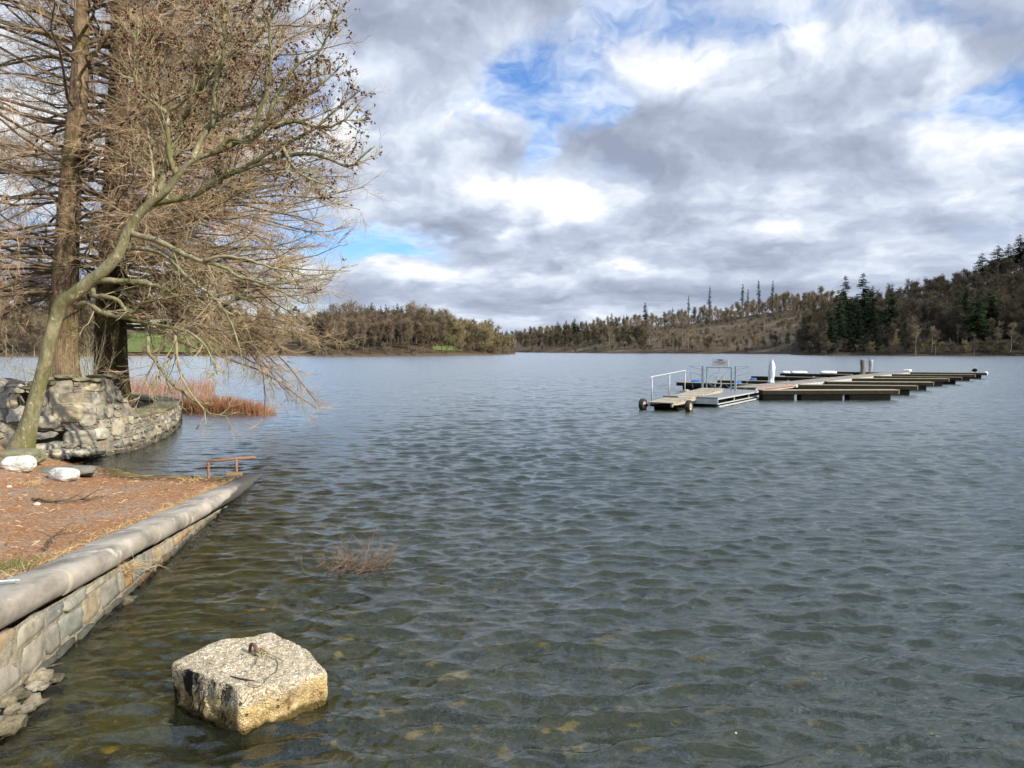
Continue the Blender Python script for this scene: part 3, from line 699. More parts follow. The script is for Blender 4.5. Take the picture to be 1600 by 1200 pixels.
pbsdf(b, out, col, 0.9, b.bump(hgt, 0.9, 0.015), spec=0.2); M_blk = m
foot = np.array([[-1.575, 4.53], [-2.19, 4.93], [-2.04, 5.30], [-1.70, 5.50], [-1.34, 5.26], [-1.16, 4.98]])
foot = (foot-foot.mean(0))*0.965+foot.mean(0)+np.array([-0.03, -0.05])
ztp = np.array([0.265, 0.275, 0.275, 0.275, 0.225, 0.185])
fc_ = foot.mean(0); bl = thing('concrete_block', 'rough pale concrete block with rusty iron ring standing in shallow water', 'concrete block', (*fc_, -0.25))
def round_loop(pts, n_, rd):
    # closed polygon with rounded corners, n_ samples
    out_ = []; N_ = len(pts)
    for i in range(N_):
        a, c, e = pts[i-1], pts[i], pts[(i+1) % N_]
        l1, l2 = np.linalg.norm(a-c), np.linalg.norm(e-c); r_ = min(rd, l1*0.4, l2*0.4)
        s1_, s2_ = c+(a-c)/l1*r_, c+(e-c)/l2*r_
        for t in np.linspace(0, 1, 6): out_.append((1-t)**2*s1_+2*t*(1-t)*c+t*t*s2_)
    out_ = np.array(out_+[out_[0]]); d = np.r_[0, np.cumsum(np.linalg.norm(np.diff(out_, axis=0), axis=1))]
    q = np.linspace(0, d[-1], n_, endpoint=False); return np.stack([np.interp(q, d, out_[:, k_]) for k_ in range(out_.shape[1])], -1)
lp = round_loop(np.c_[foot, ztp], 180, 0.035); lp[:, :2] += (0.022*fbm(np.c_[lp[:, :2]*7, lp[:, :1]*0], 4, 88))[:, None]*nrm(lp[:, :2]-fc_); ctr = np.r_[fc_, 0.262]
rings = []
for f_ in np.linspace(0, 1, 36)[1:]: rings.append(ctr+(lp-ctr)*[f_, f_, 1]*[1, 1, 1]+np.array([0, 0, 1])*(0))
R_ = []
for f_ in np.linspace(0.03, 0.97, 40): p = ctr+(lp-ctr)*f_; R_.append(p)
for (f_, dz_) in ((0.995, -0.006), (1.006, -0.020)): p = ctr+(lp-ctr)*f_; p[:, 2] = lp[:, 2]+dz_; R_.append(p)
for t in np.linspace(0.12, 1, 22):
    p = ctr+(lp-ctr)*(1.008+0.035*t); p[:, 2] = lp[:, 2]-0.03-(lp[:, 2]+0.27)*t; R_.append(p)
V = np.concatenate([[ctr]]+R_); nr = len(R_)
tp = fbm(V*6, 5, 71, 0.55); edge = np.linalg.norm((V-ctr)[:, :2], axis=1)/np.repeat(np.linalg.norm((lp-ctr)[:, :2], axis=1)[None], nr, 0).ravel().tolist().__len__() if False else None
dirv = nrm((V-ctr)*[1, 1, 0.0]+[0, 0, 1e-6]); sidew = np.r_[0, np.repeat(sstep(np.arange(nr), 36, 43), 180)]
V = V+dirv*(0.075*tp*sidew+0.020*fbm(V*18, 3, 72)*sidew)[:, None]
V[:, 2] += (0.032*fbm(V*7, 5, 73)+0.007*fbm(V*45, 2, 74))*(1-sidew)
n_ = 180; i = np.arange(n_); i2 = (i+1) % n_
q = np.concatenate([np.stack([1+i+r_*n_, 1+i+(r_+1)*n_, 1+i2+(r_+1)*n_, 1+i2+r_*n_], -1) for r_ in range(nr-1)]); tr_ = np.stack([np.zeros(n_, int), 1+i, 1+i2], -1)
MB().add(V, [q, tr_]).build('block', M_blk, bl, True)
M_rust = simple('rusty_iron', (0.20, 0.095, 0.055), (0.085, 0.045, 0.035), 40, 0.8, 0.6, 0.004, spec=0.35)
rc = G(396, 1022, 0.255); a = np.linspace(-0.5, math.pi+0.5, 20); ax = nrm(np.array([0.75, -0.66, 0]))
pts = np.array([rc+ax*0.042*math.cos(x)+np.array([0, 0, 1])*(0.045*math.sin(x)+0.022) for x in a])
MB().tube(pts, 0.0115, 10).build('iron_ring', M_rust, bl, True)
# cord tied to the ring, lying over the top of the block
M_cord = simple('weathered_cord', (0.42, 0.36, 0.20), (0.22, 0.19, 0.10), 90, 0.95, 0.5, 0.002)
mb = MB()
path = [(397, 1015), (407, 1012), (418, 1020), (430, 1026), (440, 1032), (441, 1043), (432, 1052), (422, 1058), (418, 1066), (405, 1071), (393, 1069), (388, 1067)]
pts = np.array([G(x, y, 0.272+(0.02 if i == 0 else 0.0)) for i, (x, y) in enumerate(path)]); pts = resample(pts, 0.02); mb.tube(pts, 0.0045, 6)
for path in ([(398, 1020), (405, 1026), (402, 1034), (399, 1040)], [(404, 1018), (408, 1024), (415, 1023), (409, 1016)], [(398, 1018), (402, 1022), (408, 1018), (402, 1014), (398, 1020)]):
    mb.tube(resample(np.array([G(x, y, 0.273) for x, y in path]), 0.015), 0.0042, 6)
o = mb.build('cord', M_cord, None, True, loc=pts[0]); tag(o, 'frayed pale cord tied to the iron ring on the concrete block', 'cord')
o = MB().tube(np.array([G(360, 1057, 0.276), G(372, 1060, 0.274), G(384, 1062, 0.272), G(398, 1064, 0.270)]), [0.004, 0.006, 0.005, 0.003], 6).build('stick', simple('dark_stick', (0.06, 0.035, 0.025), None, 30, 0.9), None, True, loc=G(384, 1062, 0.27)); tag(o, 'short dark stick lying on top of the concrete block', 'stick')
# ------------------------------------------------------------------ rusty rail at the tip of the bank
M_rail = simple('orange_rust', (0.30, 0.165, 0.10), (0.16, 0.08, 0.05), 30, 0.8, 0.6, 0.004, spec=0.3)
Yr = 13.3
rl = thing('rail', 'bent rusty iron rail standing at the water end of the bank', 'rail', P(347, 742, Yr))
a0, a1, a2 = P(325.5, 746, Yr), P(325.5, 721, Yr), P(400, 714.5, Yr+0.35)
MB().tube(np.array([a0-[0, 0, .2], a0, a1+[0, 0, -0.02], a1]), 0.024, 8).build('post', M_rail, rl, True)
c0 = a1+(a2-a1)*((369-325.5)/(400-325.5)); MB().tube(np.array([c0-[0, 0, .42], c0]), 0.022, 8).build('post', M_rail, rl, True)
MB().tube(np.array([a1-(a2-a1)*0.01, a1+(a2-a1)*0.5+[0, 0, .008], a2]), 0.024, 8).build('crossbar', M_rail, rl, True)
pb = P(366, 741, Yr-0.1); o = MB().box(pb, (0.26, 0.16, 0.05), np.array([[0.99, 0.12, 0], [-0.12, 0.99, 0], [0, 0, 1]]), bev=0.008).build('timber_offcut', simple('old_timber', (0.30, 0.20, 0.10), (0.16, 0.10, 0.05), 14, 0.9, 0.5, 0.006, stretch=(1, 6, 6)), None, loc=pb-[0, 0, .02]); tag(o, 'short weathered timber offcut lying under the rusty rail', 'timber')
# ------------------------------------------------------------------ rocks on the bank
M_white = stone_mat('white_quartz', [(0, (0.50, 0.485, 0.45)), (1, (0.62, 0.605, 0.57))], 9, 0.7, 0.03)
M_slab = stone_mat('grey_slate', [(0, (0.13, 0.125, 0.105)), (1, (0.24, 0.225, 0.19))], 6, 0.6, 0.02)
M_moss = stone_mat('mossy_boulder', [(0, (0.16, 0.155, 0.085)), (1, (0.20, 0.19, 0.12))], 6, 0.6, 0.02)
def on_bank(px, py, iters=12):
    z = 0.2
    for _ in range(iters): p = G(px, py, z); z = float(ground_z(np.array([p[0]]), np.array([p[1]]))[0])
    return np.r_[p[:2], z]
def rock(name, px, py, size, mat, seed, label, cat, rot=0.0, boxy=3.0, amp=0.22, dz=0.0, sub=4):
    p = on_bank(px, py); mb = MB(); lump(mb, p+[0, size[1]*0.4, size[2]*0.75+dz], size, seed, sub, amp, 2.6, boxy=boxy, rot=rot)
    o = mb.build(name, mat, None, False, loc=p); return tag(o, label, cat)
rock('rock', 24, 736, (0.25, 0.20, 0.135), M_white, 501, 'bright white rock lying at the foot of the leaning tree', 'rock', 0.2)
rock('rock', 96, 751, (0.23, 0.17, 0.11), M_white, 511, 'white rock resting against a flat grey slab on the bank', 'rock', -0.3)
rock('stone_slab', 98, 742, (0.46, 0.24, 0.07), M_slab, 521, 'flat dark grey stone slab behind the white rock', 'slab', 0.35, 4, 0.15)
rock('boulder', 24, 724, (0.36, 0.30, 0.13), M_moss, 531, 'mossy flat boulder at the base of the leaning trunk', 'boulder', 0.1, 3.5, 0.15)
rock('rock', 128, 744, (0.20, 0.14, 0.05), M_slab, 541, 'small thin grey stone at the waterline end of the slab', 'rock', 0.4, 3.5, 0.15)
for i, (px, py, s_) in enumerate(((57, 790, 0.03), (14, 762, 0.025), (145, 742, 0.03))):
    rock('pebble', px, py, (s_*1.3, s_, s_*0.7), M_white, 560+i, ['small white pebble beside the dead branch on the bank', 'small pale pebble below the left white rock', 'small pale pebble near the cove waterline'][i], 'pebble', 0.3, sub=2)
# ------------------------------------------------------------------ ground litter, sticks, grass
def bank_pts(n_, g, x0=-13, x1=-3.4, y0=4.2, y1=15.3):
    out_ = []
    while len(out_) < n_:
        x, y = g.uniform(x0, x1), g.uniform(y0, y1)
        if x < edge_x(y)-0.33 and not (y > 15.5 and x < -8):
            z = float(ground_z(np.array([x]), np.array([y]))[0])
            if z > 0.035: out_.append((x, y, z))
    return np.array(out_)
gl_ = np.random.default_rng(77)
bp_ = bank_pts(9000, gl_); a = gl_.uniform(0, TAU, 9000); L = gl_.uniform(0.02, 0.075, 9000)*(0.7+0.05*bp_[:, 1]); lift = gl_.normal(0.10, 0.18, 9000)
d = np.stack([np.cos(a), np.sin(a), lift], -1)*L[:, None]
Pt = np.stack([bp_+[0, 0, .004], bp_+d*0.5+gl_.normal(0, .006, (9000, 3))+[0, 0, .008], bp_+d+[0, 0, .006]], 1); Rr = np.repeat(gl_.uniform(0.0012, 0.0042, (9000, 1)), 3, 1)*np.array([[0.8, 1, 0.5]])
v, q = tubes(Pt, Rr, 3)
m, b, out = new_mat('fallen_needles'); pbsdf(b, out, b.ramp(b.attr('tint'), [(0, (0.14, 0.055, 0.022)), (0.5, (0.33, 0.15, 0.055)), (0.8, (0.48, 0.28, 0.13)), (1, (0.60, 0.46, 0.28))]), 0.95, spec=0.1)
o = bpy.data.objects.new('needle_litter', mesh_np('needle_litter', v, [q], False, [m], attrs={'tint': np.repeat(gl_.random(9000)**1.2, 9)})); C.objects.link(o); tag(o, 'rust coloured fallen needles and twigs strewn over the bank', 'litter', kind='stuff')
M_stick = simple('dead_twig', (0.15, 0.11, 0.07), (0.06, 0.042, 0.03), 30, 0.95, 0.4, 0.003)
def branch_on_bank(pxs, r_, label, seed, n=5):
    g = np.random.default_rng(seed); pts = np.array([on_bank(x, y)+[0, 0, 0.02] for x, y in pxs]); pts = resample(pts, 0.05); pts += g.normal(0, 0.008, pts.shape)+np.array([0, 0, .01])
    Rr = np.linspace(r_, r_*0.35, len(pts)); mb = MB().tube(pts, Rr, 6)
    c_, rr_ = spawn(pts[None], Rr[None], n, (0.1, 0.95), (0.8, 0.2), (0.12, 0.35), 4, r_*0.5, 0.002, (0, 0, -0.1), 0.2, 0.5, g); v, q = tubes(c_, rr_, 4); mb.add(v, [q])
    o = mb.build('dead_branch', M_stick, None, True, loc=pts[0]); tag(o, label, 'branch')
branch_on_bank([(50, 783), (75, 786), (105, 787), (135, 784), (160, 779)], 0.018, 'forked dead branch lying across the middle of the bank', 601, 7)
branch_on_bank([(70, 862), (82, 845), (92, 836), (104, 830)], 0.012, 'bare dead twig lying close behind the coping', 602, 6)
def tuft(name, mat, p, n_, h, sp, g, label, cat, lean=0.5, r_=0.0022, group=None, kind='stuff', curve=-0.9, parent=None):
    base = np.asarray(p)+np.c_[g.normal(0, sp, (n_, 2)), np.zeros(n_)]
    a = g.uniform(0, TAU, n_); el = g.normal(lean, 0.25, n_); d = np.stack([np.cos(a)*np.sin(el), np.sin(a)*np.sin(el), np.cos(el)], -1); L = g.uniform(0.5, 1.1, n_)*h
    pts = [base]
    for s_ in range(4): pts.append(pts[-1]+d*(L/4)[:, None]); d = nrm(d+np.array([0, 0, curve/4])+g.normal(0, 0.08, (n_, 3)))
    v, q = tubes(np.stack(pts, 1), np.repeat(np.array([[1, .9, .75, .5, .15]])*r_, n_, 0), 3)
    return MB().add(v, [q], 0, np.repeat(g.random(n_), 15)).build(name, mat, parent, False, loc=p)
M_straw = simple('dry_straw', (0.46, 0.34, 0.17), (0.30, 0.20, 0.09), 20, 0.9, 0.0, tint=0.8)
M_grass = simple('short_grass', (0.10, 0.135, 0.03), (0.055, 0.085, 0.02), 20, 0.8, 0.0, tint=0.8)
gt = np.random.default_rng(88)
p = SW(np.array([7.05]), np.array([0.24]), np.array([0.04]))[0]; o = tuft('grass_tuft', M_straw, p, 55, 0.30, 0.05, gt, '', '', 0.9, curve=-1.6); tag(o, 'dry straw tuft hanging from the face of the slipway wall', kind='stuff')
for i, (px, py, lab, h, n_) in enumerate(((352, 742, 'dry grass clump beneath the rusty rail', 0.22, 90), (380, 738, 'dry upright grass at the outer post of the rail', 0.26, 50), (300, 752, 'sparse dry grass along the tip of the bank', 0.14, 60), (42, 758, 'pale dry grass tuft below the white rocks', 0.10, 50))):
    o = tuft('grass_tuft', M_straw, on_bank(px, py), n_, h, 0.10, gt, '', '', 0.7, 0.0045); tag(o, lab, kind='stuff')
o = tuft('grass_tuft', M_grass, on_bank(12, 888), 420, 0.06, 0.16, gt, '', '', 0.5, 0.0018); tag(o, 'small patch of green grass beside the near coping', kind='stuff')
o = tuft('grass_tuft', M_grass, on_bank(70, 783), 120, 0.04, 0.12, gt, '', '', 0.6, 0.0018); tag(o, 'thin green grass beside the forked dead branch', kind='stuff')
# straggling dry grass along the back of the coping
pts = []
for i in range(520):
    y = gt.uniform(4.5, 13.2); x = edge_x(y)-0.32-abs(gt.normal(0, 0.07)); pts.append((x, y, edge_z(y)+0.17))
pts = np.array(pts); n_ = len(pts); a = gt.uniform(0, TAU, n_); el = gt.normal(0.9, 0.3, n_); d = np.stack([np.cos(a)*np.sin(el), np.sin(a)*np.sin(el), np.cos(el)], -1); L = gt.uniform(0.04, 0.13, n_); st = [pts]
for s_ in range(3): st.append(st[-1]+d*(L/3)[:, None]); d = nrm(d+[0, 0, -0.35])
v, q = tubes(np.stack(st, 1), np.repeat(np.array([[1, .9, .7, .2]])*0.0022, n_, 0), 3); o = MB().add(v, [q], 0, np.repeat(gt.random(n_), 12)).build('dry_grass', M_straw, None, loc=(edge_x(8), 8, 0.3)); tag(o, 'straggling dry grass along the back of the coping', 'grass', kind='stuff')
# scrap of litter on the coping
p = G(14, 907, 0.672); o = MB().box(p, (0.13, 0.035, 0.004), np.array([[0.97, 0.24, 0.0], [-0.24, 0.97, 0], [0, 0, 1]])).build('paper_scrap', simple('pale_paper', (0.62, 0.70, 0.68), (0.30, 0.42, 0.38), 30, 0.7, 0), None, loc=p); tag(o, 'torn pale green paper scrap on the near coping', 'paper')
# ------------------------------------------------------------------ reeds and twigs in the water
M_reed = simple('red_reed', (0.31, 0.145, 0.068), (0.16, 0.075, 0.040), 3, 0.9, 0.0, tint=0.9)
def reed(name, M_, pts, h, r_, g, label, lean=0.22, org=None):
    n_ = len(pts); a = g.uniform(0, TAU, n_); el = np.abs(g.normal(lean, 0.16, n_)); d = np.stack([np.cos(a)*np.sin(el), np.sin(a)*np.sin(el), np.cos(el)], -1); st = [pts]; L = h*g.uniform(0.55, 1.15, n_)
    for s_ in range(3): st.append(st[-1]+d*(L/3)[:, None]); d = nrm(d+g.normal(0, 0.12, (n_, 3))+[0, 0, -0.08])
    v, q = tubes(np.stack(st, 1), np.repeat(np.array([[1, .9, .7, .3]])*r_, n_, 0), 3); o = MB().add(v, [q], 0, np.repeat(g.random(n_), 12)).build(name, M_, None, loc=pts.mean(0)*[1, 1, 0]); tag(o, label, 'reeds', kind='stuff')
pts = []
while len(pts) < 3400:
    u = gt.random(); px = 215+215*u; Yc = 29.2-1.9*u+gt.normal(0, 0.55)*(1-0.3*u); p = P(px, 600, Yc); keep = (1-0.55*max(0, (u-0.8)/0.2))
    if gt.random() < keep*(0.55+0.45*min(1, u*3)): pts.append((p[0], p[1], -0.15))
pts = np.array(pts); reed('reed_bed', M_reed, pts, np.interp(pts[:, 0]/pts[:, 1]*F+800, [215, 300, 360, 410, 432], [0.55, 0.70, 0.76, 0.56, 0.25]), 0.007, gt, 'rust red reed clump in the water beside the curved wall')
pts = np.array([(*(lambda p: p[:2])(P(gt.uniform(110, 335), 600, gt.uniform(33, 47))), -0.1) for _ in range(1500)]); reed('reed_fringe', M_reed, pts, 0.95, 0.006, gt, 'thin fringe of red stems standing in open water behind the wall')
pts = np.array([(*P(gt.uniform(-160, 20), 600, gt.uniform(30, 40))[:2], -0.1) for _ in range(900)]); reed('reed_fringe', M_reed, pts, 0.9, 0.007, gt, 'red stems in the water at the left behind the high wall')
M_tw = simple('drowned_twig', (0.22, 0.155, 0.11), (0.12, 0.085, 0.06), 20, 0.8, 0, tint=0.6)
c0 = G(548, 893, -0.02); sb = thing('drowned_bush', 'drowned bush with thin reddish twigs breaking the water surface', 'bush', c0)
n_ = 70; base = c0+np.c_[gt.normal(0, 0.13, (n_, 2))*[1.5, 0.8], np.full(n_, -0.02)]; a = gt.normal(0.35, 1.3, n_); el = gt.normal(1.25, 0.2, n_); d = np.stack([np.cos(a)*np.sin(el), np.sin(a)*np.sin(el), np.cos(el)], -1); st = [base]; L = gt.uniform(0.25, 0.55, n_)
for s_ in range(5): st.append(st[-1]+d*(L/5)[:, None]); d = nrm(d+gt.normal(0, 0.10, (n_, 3))+[0, 0, 0.02])
P0 = np.stack(st, 1); R0 = np.repeat(np.linspace(0.0042, 0.0014, 6)[None], n_, 0); v, q = tubes(P0, R0, 4); MB().add(v, [q]).build('stems', M_tw, sb)
c_, r_ = spawn(P0, R0, 8, (0.3, 1.0), (0.5, 0.2), (0.06, 0.18), 3, 0.0018, 0.0008, (0, 0, 0.1), 0.12, 0.4, gt); v, q = tubes(c_, r_*1.5, 3); MB().add(v, [q]).build('twigs', M_tw, sb)
# ------------------------------------------------------------------ floating dock
def wood(name, c1, c2, sc=5.0, tint=0.5):
    m, b, out = new_mat(name); ps = b.pos(); n_ = b.noise(ps, sc, 6, 0.65); t = b.attr('tint')
    col = b.ramp(n_, [(0.3, c1), (0.7, c2)]); k_ = b.m('MULTIPLY_ADD', t, tint, 1-tint/2); col = b.mix(1.0, col, b.comb(k_, k_, k_), 'MULTIPLY')
    z = b.sep(ps)[2]; col = b.mix(b.smooth(z, 0.16, 0.05), col, (0.022, 0.022, 0.016))
    pbsdf(b, out, col, 0.9, b.bump(b.noise(ps, sc*5, 4), 0.4, 0.006), spec=0.15); return m
M_deck = wood('sun_bleached_boards', (0.42, 0.375, 0.285), (0.24, 0.21, 0.16))
M_walk = wood('grey_boards', (0.34, 0.30, 0.26), (0.22, 0.195, 0.17))
M_beam = wood('dark_shaded_timber', (0.030, 0.026, 0.019), (0.014, 0.012, 0.009))  # old dark timber, blackened further to paint shade on the finger sides
M_ftop = wood('finger_boards', (0.30, 0.27, 0.19), (0.20, 0.18, 0.12))
M_float = simple('black_float', (0.005, 0.005, 0.005), (0.010, 0.009, 0.008), 5, 0.8, 0.3, 0.01, spec=0.08)
M_galv = simple('galvanised_steel', (0.42, 0.46, 0.49), (0.30, 0.33, 0.36), 8, 0.5, 0.1, 0.002, metallic=0.25, spec=0.5)
M_alu = simple('pale_aluminium', (0.50, 0.52, 0.52), (0.38, 0.40, 0.40), 6, 0.5, 0.1, 0.002, metallic=0.15, spec=0.4)
M_wpl = simple('white_plastic', (0.72, 0.73, 0.72), (0.58, 0.59, 0.58), 4, 0.5, 0.1, 0.005)
M_blue = simple('blue_plastic', (0.03, 0.13, 0.36), (0.02, 0.085, 0.25), 4, 0.45, 0.1, 0.004)
M_tyre = simple('black_rubber', (0.022, 0.022, 0.023), (0.04, 0.038, 0.036), 12, 0.85, 0.5, 0.006)
M_rim = simple('dull_cream_rim', (0.46, 0.41, 0.29), (0.25, 0.21, 0.14), 9, 0.6, 0.3, 0.004)
M_orange = simple('orange_trim', (0.42, 0.17, 0.08), (0.30, 0.12, 0.07), 6, 0.8, 0.2)
ZT = 0.47
W0 = np.array([11.0, 36.6]); W1 = np.array([32.6, 63.6]); wu = nrm(W1-W0); wr_ = np.array([wu[1], -wu[0]]); WL = np.linalg.norm(W1-W0)
def A3(u2): return np.array([[u2[0], u2[1], 0], [u2[1], -u2[0], 0], [0, 0, 1.0]])
dk = thing('floating_dock', 'long floating dock with dark finger pontoons out on the lake', 'dock', (*((W0+W1)/2), 0))
mb = MB(); nb_ = int(WL/0.145); gd = np.random.default_rng(3)
for i in range(nb_):
    c = W0+wu*(i+0.5)*WL/nb_; mb.box((*c, ZT+0.012+gd.normal(0, .002)), (WL/nb_-0.012, 1.32, 0.032), A3(wu), tint=gd.random())
mb.build('walkway_boards', M_walk, dk)
mb = MB(); mid = (W0+W1)/2
for o_ in (-0.63, 0.63): mb.box((*(mid+wr_*o_), ZT-0.10), (WL, 0.06, 0.16), A3(wu), tint=0.5)
mb.build('walkway_frame', M_alu, dk)
mb = MB()
for a in np.arange(0.6, WL-2, 2.9): mb.box((*(W0+wu*(a+1.1)), 0.10), (2.3, 1.05, 0.46), A3(wu), bev=0.04)
mb.build('walkway_float', M_float, dk)
c = W0+wu*2.7+wr_*0.70; MB().box((*c, ZT-0.06), (5.0, 0.05, 0.05), A3(wu)).build('rub_rail', M_orange, dk)
R_F = [((1192, 609.5), (1405, 609)), ((1249, 601), (1434, 602.8)), ((1293, 596), (1459, 597)), ((1331, 591), (1483, 591.5)), ((1366, 587.5), (1503, 589.5)), ((1395, 584.5), (1524, 585)), ((1424, 581.5), (1542, 582.5))]
L_F = [((1057, 597), (1185, 601)), ((1121, 594), (1235, 596)), ((1174, 587.5), (1290, 590)), ((1219, 583), (1330, 585)), ((1297, 580.5), (1390, 582))]
FING = []
for k_, (a, e) in enumerate(R_F+L_F):
    A, E = G(*a, ZT), G(*e, ZT); left = k_ >= len(R_F)
    u = nrm((E-A)[:2]); n2_ = np.array([-u[1], u[0]]); n2_ = n2_ if n2_[1] > 0 else -n2_; L = np.linalg.norm(E-A)
    tip, root = (A, E) if left else (E, A); ud = -u if left else u          # ud: root -> tip
    ax = np.array([[ud[0], ud[1], 0], [n2_[0], n2_[1], 0], [0, 0, 1.0]]); wid = 0.55; FING.append((root, tip, ud, n2_))
    ctr_ = root[:2]+ud*L/2+n2_*wid/2
    mb = MB(); mb.box((*(root[:2]+ud*(L/2+0.02)+n2_*wid/2), ZT-0.013), (L+0.03, wid+0.03, 0.028), ax, m=0, tint=gd.random())
    fi = mb.build('finger_pontoon', M_ftop, dk)
    mb = MB(); mb.box((*ctr_, ZT-0.115), (L-0.02, wid, 0.17), ax, tint=gd.random()); mb.build('fascia', M_beam, fi)
    p = root[:2]+ud*(L-0.005)+n2_*wid/2; MB().box((*p, ZT-0.115), (0.05, wid-0.02, 0.168), ax, tint=0.6).build('end_board', M_deck, fi)
    s_, k2 = L-0.35, 0
    while s_ > 0.6 and k2 < 3:
        fl = min(1.95, s_); p = root[:2]+ud*(s_-fl/2)+n2_*wid/2; MB().box((*p, 0.055), (fl, wid-0.08, 0.48), ax, bev=0.03).build('float', M_float, fi); s_ -= fl+0.28; k2 += 1
# white end box, mooring posts and tubes lying on the dock
def solo(mb, name, mat, label, cat, loc, group=None, smooth=False): return tag(mb.build(name, mat, None, smooth, loc=loc), label, cat, group)
def top_at(px, py, z=ZT+0.03): return G(px, py, z)
p = top_at(1418, 581); solo(MB().box(p+[0, 0, .09], (0.7, 0.5, 0.22), A3(wu), bev=0.05), 'storage_box', M_wpl, 'white box at the far end of the dock walkway', 'box', p)
def post(px, y_b, y_t, w_px, mat, label, seed, lean=0.0):
    p = top_at(px, y_b, 0.42); Yp = p[1]; h = (y_b-y_t)*Yp/F; r_ = w_px*Yp/F/2; zz = np.linspace(-0.5, h, 12); pts = np.array([p+[lean*z_, 0, z_] for z_ in zz]); rr_ = r_*(1+0.06*np.sin(zz*7+seed))*np.interp(zz, [-.5, 0, h], [0.85, 0.9, 1.08])
    return solo(MB().tube(pts, rr_, 12), 'mooring_post', mat, label, 'post', p, None, True)
M_post = simple('brown_wrapped_post', (0.24, 0.20, 0.16), (0.10, 0.085, 0.07), 5, 0.9, 0.7, 0.03, stretch=(2, 2, 0.6))
M_post2 = simple('grey_wrapped_post', (0.36, 0.40, 0.42), (0.17, 0.19, 0.20), 5, 0.7, 0.6, 0.03, stretch=(2, 2, 0.6))
post(1348, 585.5, 562, 7.6, M_post, 'thick brown mooring post rising from the dock walkway', 1, 0.0); post(1360, 582, 562, 6.2, M_post2, 'grey mooring post just behind the brown one', 2, 0.03)
# plastic wrapped post near the gate
p = top_at(1205, 597, 0.45); Yp = p[1]; pts = []; h = 33*Yp/F
zz = np.linspace(-0.02, h, 18); an = np.arange(16)*TAU/16; V = []
for z_ in zz:
    r_ = 0.165*np.interp(z_/h, [0, 0.08, 0.5, 0.85, 1.0], [1.15, 0.95, 1.05, 0.92, 0.62]); fo = 1+0.14*np.sin(an*5+z_*4)+0.08*np.sin(an*9-z_*9)
    V.append(np.stack([p[0]+r_*fo*np.cos(an)+0.02*z_, p[1]+r_*fo*np.sin(an), p[2]+z_+0.10*np.sin(an*2)*(z_ == zz[-1])], -1))
i = np.arange(17)[:, None]*16; j = np.arange(16)[None]; q = np.stack([i+j, i+(j+1) % 16, i+16+(j+1) % 16, i+16+j], -1).reshape(-1, 4)
mb = MB().add(np.concatenate(V), [q, [list(range(17*16, 18*16))]]); solo(mb, 'wrapped_post', simple('white_sheeting', (0.70, 0.73, 0.75), (0.42, 0.46, 0.50), 3.5, 0.45, 0.4, 0.02, stretch=(3, 3, 1)), 'tall post wrapped in white plastic sheeting beside the dock walkway', 'post', p, None, True)
def lying(px0, px1, py, r_, mat, name, label, cat, z=ZT+0.05, k2=None, fi=None):
    a, e = G(px0, py, z), G(px1, py, z); e = e.copy()
    n_ = 9; pts = np.array([a+(e-a)*t for t in np.linspace(0, 1, n_)])+[0, 0, r_]; rr_ = r_*np.array([0.55, .9, 1, 1, 1, 1, 1, .9, .55]); return solo(MB().tube(pts, rr_, 12), name, mat, label, cat, a, None, True)
lying(1222, 1234, 584, 0.10, M_wpl, 'tube_fender', 'short white tube fender at the tip of a left finger', 'fender'); lying(1236, 1261, 584.3, 0.11, M_wpl, 'tube_fender', 'left one of the two long white tube fenders lying on a far finger', 'fender'); lying(1281, 1307, 584.6, 0.12, M_wpl, 'tube_fender', 'thickest white tube fender lying nearest the dock walkway', 'fender')
lying(1080, 1096, 601.5, 0.16, M_blue, 'drum_float', 'bright blue drum lashed to the nearest left finger', 'drum', z=0.12); lying(1147, 1158, 604, 0.17, M_blue, 'drum_float', 'blue drum half hidden behind the dock gate', 'drum', z=0.22); lying(1172, 1182, 596, 0.11, M_blue, 'drum_float', 'small dark blue drum against the second left finger', 'drum', z=0.30)
p = top_at(1523, 580.5); lump_mb = MB(); lump(lump_mb, p+[0, 0, .1], (0.22, 0.16, 0.14), 77, 3, 0.3, 3); solo(lump_mb, 'tarpaulin_bundle', M_float, 'small black bundle near the tip of the farthest right finger', 'bundle', p)
p = FING[6][1]; solo(MB().tube(np.array([p+[0.05, .2, -0.20], p+[.05, .2, -0.12], p+[0.05, .2, 0.02], p+[0.05, .2, 0.10]]), [0.09, 0.14, 0.14, 0.07], 10), 'end_fender', M_wpl, 'small white fender on the tip of the farthest right finger', 'fender', p, None, True)
# ------------------------------------------------------------------ boarding ramp on wheels, aluminium landing, gate
Mo = np.array([5.80, 28.9]); u = nrm(np.array([0.53, 0.85])); r = np.array([u[1], -u[0]]); AX = np.array([[u[0], u[1], 0], [r[0], r[1], 0], [0, 0, 1.0]])
def L3(a, o_, z): return np.r_[Mo+u*a+r*o_, z]
rp = thing('boarding_ramp', 'pale timber boarding ramp on two rubber tyred wheels', 'ramp', L3(3, 0, 0))
mb = MB(); n_ = 46; sl = (0.56-0.30)/6.3
AXs = np.array([nrm([u[0], u[1], sl]), [r[0], r[1], 0], nrm([-u[0]*sl, -u[1]*sl, 1])])
for i in range(n_):
    a = -0.15+(i+0.5)*6.4/n_; mb.box(L3(a, -0.17+0.025*gd.normal(), 0.30+sl*a), (6.4/n_-0.008, 1.0, 0.035), AXs, tint=gd.random())
mb.build('deck_boards', M_deck, rp)
mb = MB()
for o_ in (-0.62, 0.28): mb.box(L3(3.0, o_, 0.30+sl*3-0.085), (6.3, 0.07, 0.13), AXs, tint=0.7)
mb.build('side_beam', M_deck, rp)
